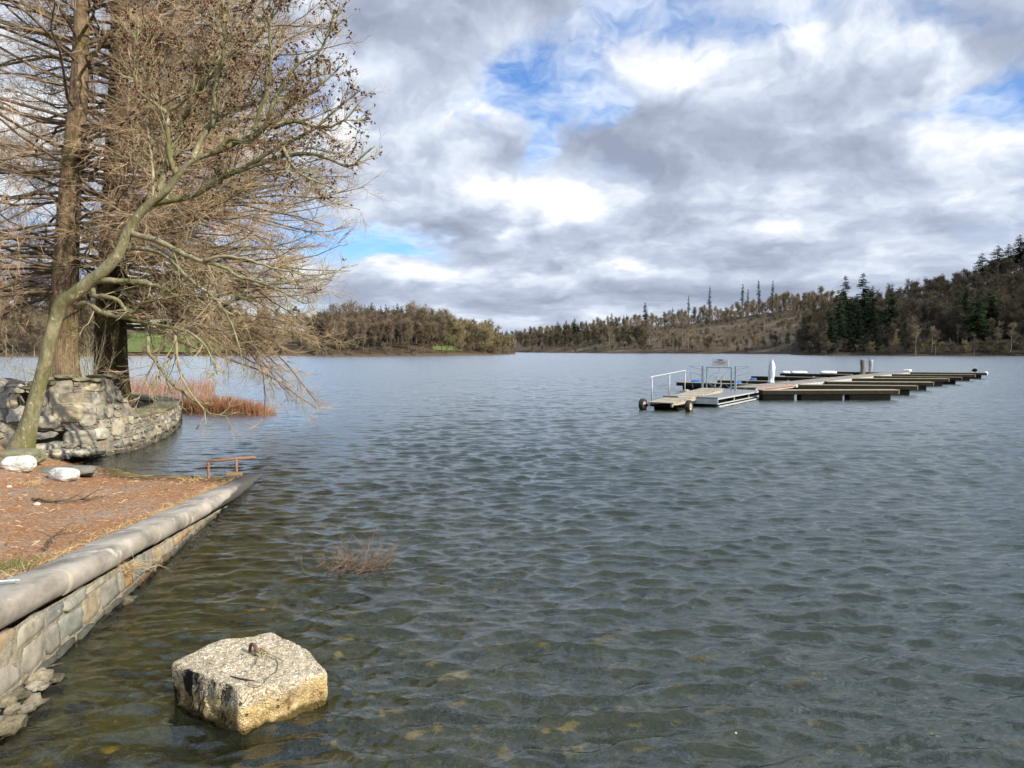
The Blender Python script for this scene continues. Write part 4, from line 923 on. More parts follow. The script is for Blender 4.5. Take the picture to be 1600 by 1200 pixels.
mb = MB().box(L3(0.85, -0.1, 0.09), (1.2, 0.95, 0.20), AX, bev=0.02); mb.box(L3(0.0, -0.0, 0.17), (0.10, 1.6, 0.08), AX); mb.build('axle_frame', M_float, rp)
MB().box(L3(1.75, -0.45, 0.30+sl*1.75+0.05), (0.12, 0.62, 0.06), AXs).build('cleat_board', M_walk, rp)
for o_ in (-0.92, 0.90):
    wc = L3(0, o_, 0.19); R_o = 0.235; aa = np.arange(28)*TAU/28
    pr_ = [(R_o*0.60, -0.075), (R_o*0.86, -0.095), (R_o*0.97, -0.07), (R_o, -0.02), (R_o, 0.02), (R_o*0.97, 0.07), (R_o*0.86, 0.095), (R_o*0.60, 0.075)]
    def lathe(pr_): return np.concatenate([[wc+(np.r_[u, 0]*math.cos(x)+np.array([0, 0, 1])*math.sin(x))*rr_+np.r_[r, 0]*w_ for rr_, w_ in pr_] for x in aa])
    def lq(k_, closed=True):
        i = np.arange(28)[:, None]; j = np.arange(k_ if closed else k_-1)[None]; i2 = (i+1) % 28; j2 = (j+1) % k_
        return np.stack([i*k_+j, i*k_+j2, i2*k_+j2, i2*k_+j], -1).reshape(-1, 4)
    ty = MB().add(lathe(pr_), [lq(8)]).build('wheel', M_tyre, rp, True)
    rim = [(0.012, 0.055), (0.05, 0.06), (0.055, 0.035), (R_o*0.42, 0.03), (R_o*0.55, 0.07), (R_o*0.62, 0.074), (R_o*0.62, -0.074), (R_o*0.5, -0.06), (0.012, -0.05)]
    MB().add(lathe(rim), [lq(9, False)]).build('rim', M_rim, ty, True)
# handrail on the far side
hr = []
tops = []
mbp = []
for (px, yb, yt) in ((1030.6, 629, 591), (1052, 624, 588.5), (1072, 618, 586.5)):
    a = {1030.6: 0.25, 1052: 2.15, 1072: 4.0}[px]; b0 = L3(a, -0.66, 0.20+sl*a); t0 = L3(a, -0.66, 0.30+sl*a+0.93); tops.append(t0)
    MB().tube(np.array([b0, t0]), 0.027, 8).build('handrail_post', M_galv, rp, True)
t = np.array(tops); d = nrm(t[-1]-t[0]); MB().tube(np.array([t[0]-d*0.14-[0, 0, .10], t[0]-d*0.12, t[0]-d*.02+[0, 0, .012], t[1]+[0, 0, .012], t[2]+[0, 0, .012], t[2]+d*.1, t[2]+d*.12-[0, 0, .09]]), 0.021, 8).build('handrail', M_alu, rp, True)
# landing
la = thing('landing', 'pale aluminium landing stage between the ramp and the dock walkway', 'landing', L3(6, 0.3, 0))
MB().box(L3(6.0, 0.30, 0.375), (7.0, 1.85, 0.03), AX).build('deck_plate', simple('grey_deck_plate', (0.21, 0.22, 0.225), (0.15, 0.16, 0.165), 7, 0.7, 0.2), la)
mb = MB()
for (z0, h_) in ((0.33, 0.055), (0.13, 0.04)): mb.box(L3(6.0, 1.20, z0), (7.0, 0.05, h_), AX)
for a in np.linspace(2.53, 9.47, 4): mb.box(L3(a, 1.197, 0.225), (0.05, 0.04, 0.16), AX)
mb.box(L3(2.53, 0.30, 0.235), (0.04, 1.75, 0.22), AX); mb.build('side_truss', M_alu, la)
mb = MB()
for a in (3.7, 6.1, 8.4): mb.box(L3(a, 0.25, 0.07), (1.7, 1.5, 0.40), AX, bev=0.04)
mb.build('float', M_float, la)
mb = MB(); mb.box(L3(5.9, 1.34, 0.05), (7.4, 0.08, 0.05), AX); mb.build('fender_strip', M_alu, la)
# gate
ga = thing('dock_gate', 'grey steel gate frame with barbed wire arms guarding the dock', 'gate', L3(6.3, 0.1, 0.45))
zt_ = 1.55; gw_ = 0.72
for o_ in (-gw_-0.02, gw_+0.02):
    MB().box(L3(6.3, o_+0.1, (0.45+zt_)/2), (0.07, 0.085, zt_-0.45), AX).build('post', M_galv, ga)
for o_ in (-gw_+0.17, gw_-0.17):
    MB().box(L3(6.3, o_+0.1, (0.46+zt_-.06)/2), (0.045, 0.05, zt_-0.06-0.46), AX).build('gate_stile', M_galv, ga)
MB().box(L3(6.3, 0.1, zt_-0.055), (0.05, 2*gw_-0.29, 0.05), AX).build('gate_rail', M_galv, ga)
mb = MB(); mb.tube(np.array([L3(6.3, 0.1-gw_+.2, 0.56), L3(6.3, 0.1+gw_-.2, 0.56)]), 0.02, 6); mb.build('gate_rail', M_galv, ga)
wires = []
for sg in (-1, 1):
    for z0 in (zt_-0.16, zt_-0.42):
        a = L3(6.3, 0.1+sg*(gw_+0.05), z0); e = L3(6.3, 0.1+sg*(gw_+0.62), z0+0.15); wires.append(np.array([a, e]))
    wires.append(np.array([L3(6.3, 0.1+sg*(gw_+0.62), zt_-0.01), L3(6.3, 0.1+sg*(gw_+0.57), zt_-0.5), L3(6.3, 0.1+sg*(gw_+0.45), 0.55)])); wires.append(np.array([L3(6.3, 0.1+sg*(gw_+0.05), zt_+.005), L3(6.3, 0.1+sg*(gw_+0.6), zt_+0.01)]))
mb = MB()
for w_ in wires: mb.tube(w_, 0.010, 5)
mb.build('spike_arms', M_galv, ga)
mb = MB()
for pts in ([(-0.15, 0.52), (-0.4, 0.72), (-0.45, 1.0), (-0.25, 1.2), (0.0, 1.26)], [(0.0, 1.5), (0.0, 1.25)], [(0.5, 1.47), (0.2, 1.15), (0.08, 1.02)], [(-0.25, 0.5), (0.0, 0.62), (0.25, 0.78), (0.5, 0.55)], [(-0.4, 0.75), (-0.1, 0.58), (0.05, 0.52)]):
    mb.tube(resample(np.array([L3(6.32, 0.1+x, z_) for x, z_ in pts]), 0.06), 0.009, 5)
mb.build('wire', M_galv, ga)
for x in (-0.16, 0.10):
    mb = MB(); mb.tube(resample(np.array([L3(6.28, 0.1+x, 0.60), L3(6.28, 0.1+x, 0.98), L3(6.28, 0.1+x+0.03, 1.06), L3(6.28, 0.1+x+0.12, 1.07), L3(6.28, 0.1+x+0.15, 1.0)]), 0.05), 0.02, 8); mb.build('hook_handle', M_galv, ga)
# sign on the gate
sg_ = thing('sign', 'white notice board with dark lettering standing on top of the dock gate', 'sign', L3(6.3, 0.15, zt_))
tl = math.radians(-2.5); AXg = np.array([np.r_[r, 0]*math.cos(tl)+np.array([0, 0, 1])*math.sin(tl), [-u[0], -u[1], 0], -np.r_[r, 0]*math.sin(tl)+np.array([0, 0, 1])*math.cos(tl)])
sc_ = L3(6.3, 0.15, zt_+0.17)
MB().box(sc_, (0.74, 0.02, 0.34), AXg).build('panel', M_wpl, sg_)
M_txt = simple('dark_lettering', (0.03, 0.035, 0.05), None, 5, 0.7, 0); M_txt2 = simple('red_lettering', (0.35, 0.10, 0.09), None, 5, 0.7, 0)
mb = MB()
def bar(mb, x, z, w_, h_, m=0): mb.box(sc_+AXg[0]*x+AXg[2]*z+AXg[1]*0.0125, (w_, 0.004, h_), AXg, m=m)
for x in np.linspace(-0.10, 0.10, 5): bar(mb, x, 0.11, 0.038, 0.052)
mb.build('heading', M_txt, sg_)
mb = MB()
for z_, ws in ((0.030, (0.09, 0.06, 0.11, 0.05, 0.10, 0.07)), (-0.02, (0.07, 0.12, 0.05, 0.09, 0.06)), (-0.07, (0.05, 0.08))):
    x = -(sum(ws)+0.015*len(ws))/2
    for w_ in ws: bar(mb, x+w_/2, z_, w_, 0.020); x += w_+0.015
mb.build('text_lines', M_txt2, sg_)
p = L3(5.0, -0.95, 0.30); mb = MB(); lump(mb, p+[0, 0, .12], (0.2, 0.16, 0.13), 91, 3, 0.25, 3); solo(mb, 'rope_coil', M_walk, 'pale coiled rope on the left finger root beside the gate', 'rope', p)
# ------------------------------------------------------------------ near trees
def bark(name, stops, sx, sz, bump, dist, patches=None, moss=None):
    m, b, out = new_mat(name); ps = b.obj(); v = b.vm('MULTIPLY', ps, (sx, sx, sz)); n_ = b.noise(v, 1.0, 7, 0.65, 0.4); n2_ = b.noise(v, 4.0, 5, 0.7)
    col = b.ramp(b.m('MULTIPLY_ADD', n2_, 0.35, b.m('MULTIPLY', n_, 0.65)), stops)
    if moss: col = b.mix(b.smooth(b.noise(ps, 1.3, 5, 0.6), 0.46, 0.60), col, moss)
    if patches: col = b.mix(b.smooth(b.noise(b.vm('MULTIPLY', ps, (7, 7, 5)), 1.6, 6, 0.65), 0.61, 0.66), col, patches)
    pbsdf(b, out, col, 0.9, b.bump(b.m('ADD', n_, b.m('MULTIPLY', n2_, 0.4)), bump, dist), spec=0.15); return m
M_cyb = bark('shaggy_red_bark', [(0.3, (0.055, 0.034, 0.020)), (0.46, (0.17, 0.118, 0.072)), (0.60, (0.30, 0.218, 0.138)), (0.74, (0.42, 0.32, 0.21))], 11, 1.1, 1.0, 0.06, moss=(0.16, 0.125, 0.06))
M_cyb2 = bark('mossy_dark_bark', [(0.3, (0.020, 0.014, 0.009)), (0.5, (0.075, 0.052, 0.032)), (0.68, (0.15, 0.105, 0.06))], 9, 1.0, 1.0, 0.07, moss=(0.085, 0.075, 0.03))
M_ln = bark('smooth_olive_bark', [(0.3, (0.07, 0.066, 0.034)), (0.46, (0.165, 0.155, 0.085)), (0.62, (0.29, 0.27, 0.165))], 7.0, 2.4, 0.6, 0.02, patches=(0.46, 0.44, 0.34), moss=(0.125, 0.125, 0.045))
M_ltw = simple('olive_twigs', (0.36, 0.315, 0.19), (0.19, 0.165, 0.095), 6, 0.9, 0.0)
M_cli = simple('brown_limbs', (0.17, 0.13, 0.085), (0.08, 0.06, 0.042), 5, 0.9, 0.0)
M_ctw = simple('tan_twigs', (0.50, 0.365, 0.23), (0.21, 0.15, 0.095), 3.5, 0.9, 0.0)
M_ctw2 = simple('brown_twigs', (0.46, 0.345, 0.20), (0.16, 0.118, 0.07), 3.5, 0.9, 0.0)
def cypress(label, base, prof_, n_limb, z0, z1, Lmax, mb_, mt_, seed, zb=0.0, azw=None):
    g = np.random.default_rng(seed); root = thing('cypress_tree', label, 'tree', base)
    pts = np.array([[x, y, z] for x, y, z, _ in prof_])+np.asarray(base); rad = np.array([q[3] for q in prof_])
    cr_ = resample(np.c_[pts, rad], 0.35); n_ = len(cr_); k_ = 28; an = np.arange(k_)*TAU/k_; V = []
    for i, (x, y, z, r_) in enumerate(cr_):
        fl = 1+0.10*fbm(np.stack([np.cos(an)*1.6, np.sin(an)*1.6, np.full(k_, z*0.35)], -1), 3, seed)+0.12*np.maximum(0, 1-(z-base[2])/1.6)*np.sin(an*5+seed)
        V.append(np.stack([x+r_*fl*np.cos(an), y+r_*fl*np.sin(an), np.full(k_, z)], -1))
    i = np.arange(n_-1)[:, None]*k_; j = np.arange(k_)[None]; q = np.stack([i+j, i+(j+1) % k_, i+k_+(j+1) % k_, i+k_+j], -1).reshape(-1, 4)
    MB().add(np.concatenate(V), [q]).build('trunk', mb_, root, True)
    # limbs
    z = z0+(z1-z0)*g.random(n_limb)**1.15; z = np.sort(z)
    if azw: a = g.normal(azw[0], azw[1], n_limb); a = np.where(g.random(n_limb) < azw[2], a, g.uniform(0, TAU, n_limb))
    else: a = g.uniform(0, TAU, n_limb)
    low = z < base[2]+3.9; a = np.where(low, (g.normal(azw[0], 0.42, n_limb) if azw else g.normal(math.pi-0.2, 0.7, n_limb)), a)
    tow = np.abs((a+math.pi/2+math.pi) % TAU-math.pi) < 0.75; a = np.where(tow & (g.random(n_limb) < 0.75), a+np.where(g.random(n_limb) < 0.55, 1.5, -1.5), a)
    x = np.interp(z, cr_[:, 2], cr_[:, 0]); y = np.interp(z, cr_[:, 2], cr_[:, 1]); rt = np.interp(z, cr_[:, 2], cr_[:, 3])
    t = (z-z0)/(z1-z0); L = Lmax*np.interp(t, [0, 0.15, 0.72, 1.0], [0.88, 1.0, 0.98, 0.45])*g.uniform(0.72, 1.10, n_limb)
    el = np.interp(t, [0, 0.3, 0.6, 1], [-0.09, 0.02, 0.24, 0.65])+g.normal(0, 0.13, n_limb); d = np.stack([np.cos(a)*np.cos(el), np.sin(a)*np.cos(el), np.sin(el)], -1)
    P_ = [np.stack([x, y, z], -1)+d*(rt*0.4)[:, None]]; SG = 9
    for s_ in range(SG):
        P_.append(P_[-1]+d*(L/SG)[:, None]); d = nrm(d+g.normal(0, 0.15, (n_limb, 3))+np.stack([0*t, 0*t, np.interp(t, [0, .4, 1], [-0.012, 0.0, 0.045])+0.07*(s_ > 5)-0.13*(t < 0.16)*(s_ > 3)], -1))
    P_ = np.stack(P_, 1); R_ = (0.012+0.0060*L)[:, None]*np.linspace(1, 0.14, SG+1)[None]**0.9
    v, q = tubes(P_, R_, 6); MB().add(v, [q]).build('limbs', M_cli, root, True)
    s1_, r1_ = spawn(P_, R_, 19, (0.12, 1.0), (0.72, 0.22), (0.8, 2.2), 6, 0.0088, 0.0030, (0, 0, 0.34), 0.19, 0.5, g, shorten=0.5)
    s2_, r2_ = spawn(s1_, r1_, 13, (0.12, 1.0), (0.62, 0.25), (0.30, 0.9), 4, 0.0044, 0.0021, (0, 0, 0.14), 0.20, 0.45, g, shorten=0.4)
    v1, q1 = tubes(s1_, r1_, 4); v2, q2 = tubes(s2_, r2_, 3)
    MB().add(v1, [q1]).add(v2, [q2]).build('twigs', mt_, root)
    return root
bA = np.array([-11.9, 20.3, 0.75])
cypress('tall bare cypress with shaggy reddish trunk standing behind the high wall', bA, [(0, 0, -0.4, 0.50), (0.0, 0, 0.3, 0.44), (0.03, 0, 1.5, 0.37), (0.12, 0, 3.0, 0.33), (0.32, 0, 5.5, 0.27), (0.6, 0.1, 8.5, 0.22), (0.75, 0.1, 12, 0.15), (0.8, 0.1, 16, 0.08), (0.8, 0.1, 19, 0.02)], 170, 3.6, 14.5, 5.8, M_cyb, M_ctw, 101)
bB = np.array([-11.75, 22.6, 0.3])
cypress('dark barked bare cypress standing inside the curved wall', bB, [(0.05, 0, -0.4, 0.60), (0.0, 0, 0.3, 0.53), (-0.05, 0, 1.5, 0.46), (0.0, 0, 3.5, 0.40), (0.15, 0, 6.0, 0.34), (0.3, 0.1, 9.5, 0.26), (0.4, 0.1, 13, 0.18), (0.45, 0.1, 17, 0.09), (0.45, 0.1, 20.5, 0.02)], 270, 3.0, 15.5, 6.9, M_cyb2, M_ctw2, 202, azw=(-0.15, 0.62, 0.5))
# leaning plane tree, drawn limb by limb
lt = thing('leaning_tree', 'olive barked tree leaning out over the water with dry brown seed clusters', 'tree', on_bank(30, 700)-[0, 0, 0.05])
def limb(pxs, Y0, Y1, r0, r1, pw=1.0, seed=0):
    n_ = len(pxs); t = np.linspace(0, 1, n_); pts = np.array([P(x, y, Y0+(Y1-Y0)*q**pw) for (x, y), q in zip(pxs, t)]); Yv = Y0+(Y1-Y0)*t**pw
    rad = (r0+(r1-r0)*t)*Yv/F; o_ = resample(np.c_[pts, rad], 0.12); g = np.random.default_rng(seed+900); o_[:, :3] += (g.normal(0, 0.010, (len(o_), 3))*np.sin(np.linspace(0, math.pi, len(o_)))[:, None]); return o_
trk = [(28, 716, 25.35), (34, 700, 19.66), (44, 665, 13.46), (56, 622, 11.09), (68, 575, 9.35), (78, 530, 9.5), (88, 494, 9.72), (95, 476, 10.32), (114, 461, 9.87), (140, 440, 9.13), (165, 420, 8.83), (186, 395, 8.08), (200, 362, 7.33), (215, 338, 6.73), (238, 315, 5.9), (262, 296, 5.24), (280, 272, 4.64), (300, 252, 3.96), (332, 240, 3.14)]
tp_ = []
for i, (x, y, r_) in enumerate(trk): Yv = 14.1-0.9*i/(len(trk)-1); tp_.append(np.r_[P(x, y, Yv), r_*Yv/F])
tp_ = resample(np.array(tp_), 0.10); k_ = 20; Tn = nrm(np.gradient(tp_[:, :3], axis=0)); ref = np.array([0.1, -1, 0.05]); U = nrm(ref-(Tn@ref)[:, None]*Tn); Wv = np.cross(Tn, U); an = np.arange(k_)*TAU/k_
fl = 1+0.07*fbm(np.stack([np.broadcast_to(np.cos(an)*1.3, (len(tp_), k_)), np.broadcast_to(np.sin(an)*1.3, (len(tp_), k_)), np.broadcast_to((np.arange(len(tp_))*0.09)[:, None], (len(tp_), k_))], -1), 3, 9)
V = tp_[:, None, :3]+(tp_[:, 3, None]*fl)[..., None]*(np.cos(an)[None, :, None]*U[:, None]+np.sin(an)[None, :, None]*Wv[:, None])
i = np.arange(len(tp_)-1)[:, None]*k_; j = np.arange(k_)[None]; q = np.stack([i+j, i+(j+1) % k_, i+k_+(j+1) % k_, i+k_+j], -1).reshape(-1, 4)
MB().add(V.reshape(-1, 3), [q]).build('trunk', M_ln, lt, True)
LIM = [([(332, 240), (345, 232), (360, 217), (396, 220), (424, 192), (436, 156), (460, 120), (480, 100), (516, 76), (540, 14)], 13.2, 12.6, 4.6, 1.3), ([(332, 240), (372, 224), (424, 196), (440, 182), (490, 150), (545, 108)], 13.2, 13.4, 4.4, 1.2),
       ([(236, 318), (296, 306), (332, 288), (360, 272), (400, 254), (448, 228), (500, 204), (540, 172), (582, 140)], 13.5, 13.0, 5.6, 1.2), ([(360, 272), (440, 248), (500, 240), (560, 260), (580, 248), (606, 228)], 13.3, 13.1, 3.6, 1.0),
       ([(276, 275), (264, 240), (262, 208), (264, 172), (280, 164), (300, 140), (304, 90)], 13.4, 13.0, 4.6, 1.2), ([(248, 300), (256, 272), (264, 244), (276, 212), (288, 184), (304, 156), (320, 136), (340, 100), (355, 50), (365, -20)], 13.4, 13.9, 4.8, 1.2),
       ([(300, 252), (308, 232), (332, 192), (348, 180), (380, 168), (432, 156), (468, 148), (510, 112)], 13.3, 13.9, 4.6, 1.2), ([(332, 200), (334, 160), (340, 120), (348, 100), (352, 60), (350, 0)], 13.4, 12.7, 4, 1.1),
       ([(264, 180), (240, 160), (214, 140), (210, 100), (216, 40)], 13.3, 13.1, 3.4, 1), ([(118, 480), (138, 473), (156, 487), (192, 496), (228, 504), (258, 510), (297, 519), (324, 546), (340, 585)], 13.9, 12.9, 4.8, 1.1),
       ([(228, 505), (232, 534), (233, 552), (249, 573), (264, 594), (285, 612), (312, 633), (330, 646), (354, 650), (374, 644)], 13.5, 12.8, 3.2, 0.9), ([(273, 514), (276, 552), (282, 582), (294, 609), (318, 639)], 13.3, 12.9, 2.5, 0.8),
       ([(143, 441), (165, 438), (210, 440), (246, 447), (264, 456), (285, 441), (302, 428)], 13.75, 13.1, 5.5, 1.2), ([(146, 446), (147, 462), (168, 463), (186, 471), (204, 489), (222, 474), (250, 468), (300, 462), (345, 470)], 13.75, 13.0, 4.2, 1.0),
       ([(200, 362), (219, 369), (252, 378), (288, 399), (318, 408), (348, 417), (375, 432), (405, 438), (450, 456), (486, 474)], 13.55, 12.7, 5.2, 1.0), ([(188, 390), (220, 388), (260, 400), (300, 440), (340, 470), (370, 520), (382, 562)], 13.6, 13.0, 4.2, 1.0),
       ([(436, 200), (470, 190), (520, 200), (556, 186), (580, 160)], 13.1, 12.9, 3.2, 1.0), ([(318, 408), (350, 400), (400, 408), (440, 420), (500, 430), (545, 424)], 13.1, 12.8, 2.8, 0.8), ([(396, 220), (420, 150), (430, 100), (428, 50), (440, 0)], 12.9, 12.5, 3.4, 1.0),
       ([(450, 228), (470, 262), (500, 280), (530, 292), (545, 300)], 13.1, 12.9, 3, 0.9), ([(288, 184), (330, 110), (380, 70), (420, 20), (440, -20)], 13.6, 13.4, 3.2, 1.0), ([(240, 316), (238, 260), (230, 200), (236, 150), (228, 90)], 13.4, 13.6, 2.6, 0.8)]
gl2 = np.random.default_rng(303); tw = MB(); lf = []
for i, (pxs, Y0, Y1, r0, r1) in enumerate(LIM):
    pxs = [(x-0.075*max(0, x-332), y) for x, y in pxs]; o_ = limb(pxs, Y0, Y1, r0, r1, seed=i); MB().tube(o_[:, :3], o_[:, 3], 9).build('limb', M_ln if r0 > 3 else M_ltw, lt, True)
    Lr = np.linalg.norm(np.diff(o_[:, :3], axis=0), axis=1).sum(); hi_ = i < 9 or i in (16, 18, 19, 20, 21); n1_ = int((5.5 if hi_ else 3.6)*Lr)+3; up = 0.34 if hi_ else 0.12
    a1, b1 = spawn(o_[None, :, :3], o_[None, :, 3], n1_, (0.12, 1.0), (0.75, 0.2), (0.35, 1.25), 6, 0.011, 0.0032, (0, 0, up*1.6), 0.14, 0.15, gl2, shorten=0.70)
    a2, b2 = spawn(a1, b1, 7 if hi_ else 4, (0.15, 1.0), (0.7, 0.2), (0.15, 0.5), 4, 0.0050, 0.0024, (0, 0, up*1.8), 0.16, 0.1, gl2, shorten=0.3)
    a3, b3 = spawn(a2, b2, 2, (0.3, 1.0), (0.7, 0.2), (0.06, 0.2), 3, 0.0034, 0.0022, (0, 0, up), 0.15, 0.0, gl2)
    for (aa_, bb_, kk) in ((a1, b1, 5), (a2, b2, 4), (a3, b3, 3)): v, q = tubes(aa_, bb_, kk); tw.add(v, [q])
    e = np.concatenate([a2[:, -1], a3[:, -1], a1[:, -1]]); prob = 0.26 if hi_ else 0.06; lf.append(e[gl2.random(len(e)) < prob*np.clip((e[:, 2]-2.2)/3.5, 0.25, 1.2)])
tw.build('twigs', M_ltw, lt)
# dry seed clusters and curled leaves at the twig ends
lf = np.concatenate(lf); n_ = len(lf); V = []; T_ = []
for c in lf:
    kn = gl2.integers(2, 6)
    for _ in range(kn):
        s_ = gl2.uniform(0.015, 0.036); a = nrm(gl2.normal(size=3)); b_ = nrm(np.cross(a, gl2.normal(size=3))); cc = c+gl2.normal(0, 0.022, 3)-[0, 0, 0.015]; n0 = np.cross(a, b_)
        k0 = len(V); V += [cc-a*s_, cc+b_*s_*0.7+n0*s_*0.4, cc+a*s_, cc-b_*s_*0.7+n0*s_*0.4, cc+n0*s_*0.7-a*0.2*s_]
        T_ += [[k0, k0+1, k0+4], [k0+1, k0+2, k0+4], [k0+2, k0+3, k0+4], [k0+3, k0, k0+4]]
MB().add(np.array(V), [T_]).build('seed_clusters', simple('dry_brown_seed', (0.16, 0.065, 0.032), (0.075, 0.034, 0.020), 3, 0.9, 0.0), lt)
# saplings on top of the wall between the trunks
def sapling(px0, Yb, zb, n_, h, seed, label, sp=0.25, lean=0.16):
    g = np.random.default_rng(seed); c = P(px0, 600, Yb); c[2] = zb; root = thing('shrub', label, 'shrub', c)
    base = c+np.c_[g.normal(0, sp, (n_, 2)), np.zeros(n_)]; a = g.uniform(0, TAU, n_); el = np.abs(g.normal(lean, 0.12, n_)); d = np.stack([np.cos(a)*np.sin(el), np.sin(a)*np.sin(el), np.cos(el)], -1); st = [base]; L = h*g.uniform(0.5, 1.1, n_)
    for s_ in range(6): st.append(st[-1]+d*(L/6)[:, None]); d = nrm(d+g.normal(0, 0.07, (n_, 3)))
    P_ = np.stack(st, 1); R_ = np.repeat(np.linspace(0.011, 0.003, 7)[None], n_, 0); v, q = tubes(P_, R_, 5); MB().add(v, [q]).build('stems', M_ltw, root)
    c_, r_ = spawn(P_, R_, 9, (0.25, 1.0), (0.55, 0.2), (0.25, 0.8), 4, 0.005, 0.002, (0, 0, 0.2), 0.1, 0.0, g); v, q = tubes(c_, r_, 3); MB().add(v, [q]).build('twigs', M_ltw, root)
sapling(136, 20.9, 0.9, 12, 2.7, 11, 'upright bare shrub growing between the two cypress trunks'); sapling(20, 19.5, 0.9, 7, 1.5, 12, 'thin bare shrub on top of the wall at the left', 0.5, 0.5); sapling(97, 18.4, 1.35, 8, 0.8, 13, 'short straggling shrub at the foot of the reddish cypress', 0.35, 0.6)
# ------------------------------------------------------------------ woods across the lake
def blades(P_, R_, g):
    """far twigs: two crossed tapering strips each"""
    return tubes(P_, R_, 3)
def far_mat(name, c1, c2, scale=0.5, hue=True):
    m, b, out = new_mat(name); ps = b.obj(); r_ = b.n('ShaderNodeObjectInfo').outputs['Random']
    col = b.mix(b.noise(ps, scale, 4, 0.6), c1, c2); k_ = b.m('MULTIPLY_ADD', r_, 0.55, 0.72); col = b.mix(1.0, col, b.comb(k_, k_, b.m('MULTIPLY', k_, 0.97)), 'MULTIPLY'); pbsdf(b, out, col, 0.95, spec=0.05); return m
F_trunk = far_mat('far_trunk', (0.13, 0.11, 0.085), (0.075, 0.062, 0.048)); F_twig = far_mat('far_brown_twigs', (0.225, 0.18, 0.122), (0.15, 0.12, 0.082)); F_red = far_mat('far_reddish_twigs', (0.235, 0.165, 0.128), (0.165, 0.118, 0.092)); F_olive = far_mat('far_olive_twigs', (0.27, 0.225, 0.125), (0.18, 0.152, 0.085)); F_shade = far_mat('far_shaded_twigs', (0.125, 0.105, 0.074), (0.082, 0.069, 0.050)); F_birch = far_mat('far_birch_bark', (0.34, 0.31, 0.27), (0.20, 0.18, 0.155)); F_fir = far_mat('far_fir_needles', (0.022, 0.036, 0.018), (0.012, 0.021, 0.012), 1.0); F_fir2 = far_mat('far_green_needles', (0.034, 0.054, 0.022), (0.017, 0.029, 0.013), 1.0)  # the dark twigs carry the right hill's cloud shadow in their colour
def bare_mesh(name, seed, H=14.0, spread=0.36, bole=0.16, nl=26, n2=11, n3=11, tr=0.17, tw_r=0.027, slim=False, mats=None):
    g = np.random.default_rng(seed); z = np.linspace(0, H*0.78, 9); tk = np.stack([np.cumsum(g.normal(0, 0.10, 9)), np.cumsum(g.normal(0, 0.10, 9)), z], -1); tk[0, :2] = 0; tk[0, 2] = -0.6; tk[:, :2] -= tk[0, :2]
    R_ = tr*np.linspace(1, 0.18, 9)[None]; T0 = tk[None]; up = 0.55 if slim else 0.35
    l1, r1_ = spawn(T0, R_, nl, (bole, 0.98), ((0.5 if slim else 0.85), 0.2), (H*spread*0.55, H*spread*1.1), 4, tr*0.55, 0.03, (0, 0, up), 0.10, 0.0, g, shorten=0.30)
    l2, r2_ = spawn(l1, r1_, n2, (0.2, 1.0), (0.75, 0.25), (H*0.07, H*0.16), 2, 0.035, tw_r, (0, 0, 0.3), 0.15, 0.0, g, shorten=0.3)
    l3, r3_ = spawn(l2, r2_, n3, (0.2, 1.0), (0.7, 0.3), (H*0.05, H*0.12), 2, tw_r, tw_r*0.55, (0, 0, 0.25), 0.18, 0.0, g)
    v0, q0 = tubes(T0, R_, 6); v1, q1 = tubes(l1, r1_, 3); v2, q2 = tubes(l2, r2_, 3); K3 = len(l3); sd = nrm(np.cross(l3[:, -1]-l3[:, 0], g.normal(size=(K3, 3))))*tw_r*1.5; v3 = np.stack([l3[:, 0]-sd, l3[:, 0]+sd, l3[:, -1]], 1).reshape(-1, 3); q3 = np.arange(K3*3).reshape(-1, 3)
    n0, n1 = len(v0), len(v1); V = np.concatenate([v0, v1, v2, v3]); Q = np.concatenate([q0, q1+n0, q2+n0+n1]); mi = np.r_[np.ones(len(q3), int), np.zeros(len(q0)+len(q1), int), np.ones(len(q2), int)]
    return mesh_np(name, V, [q3+n0+n1+len(v2), Q], False, mats, mi)
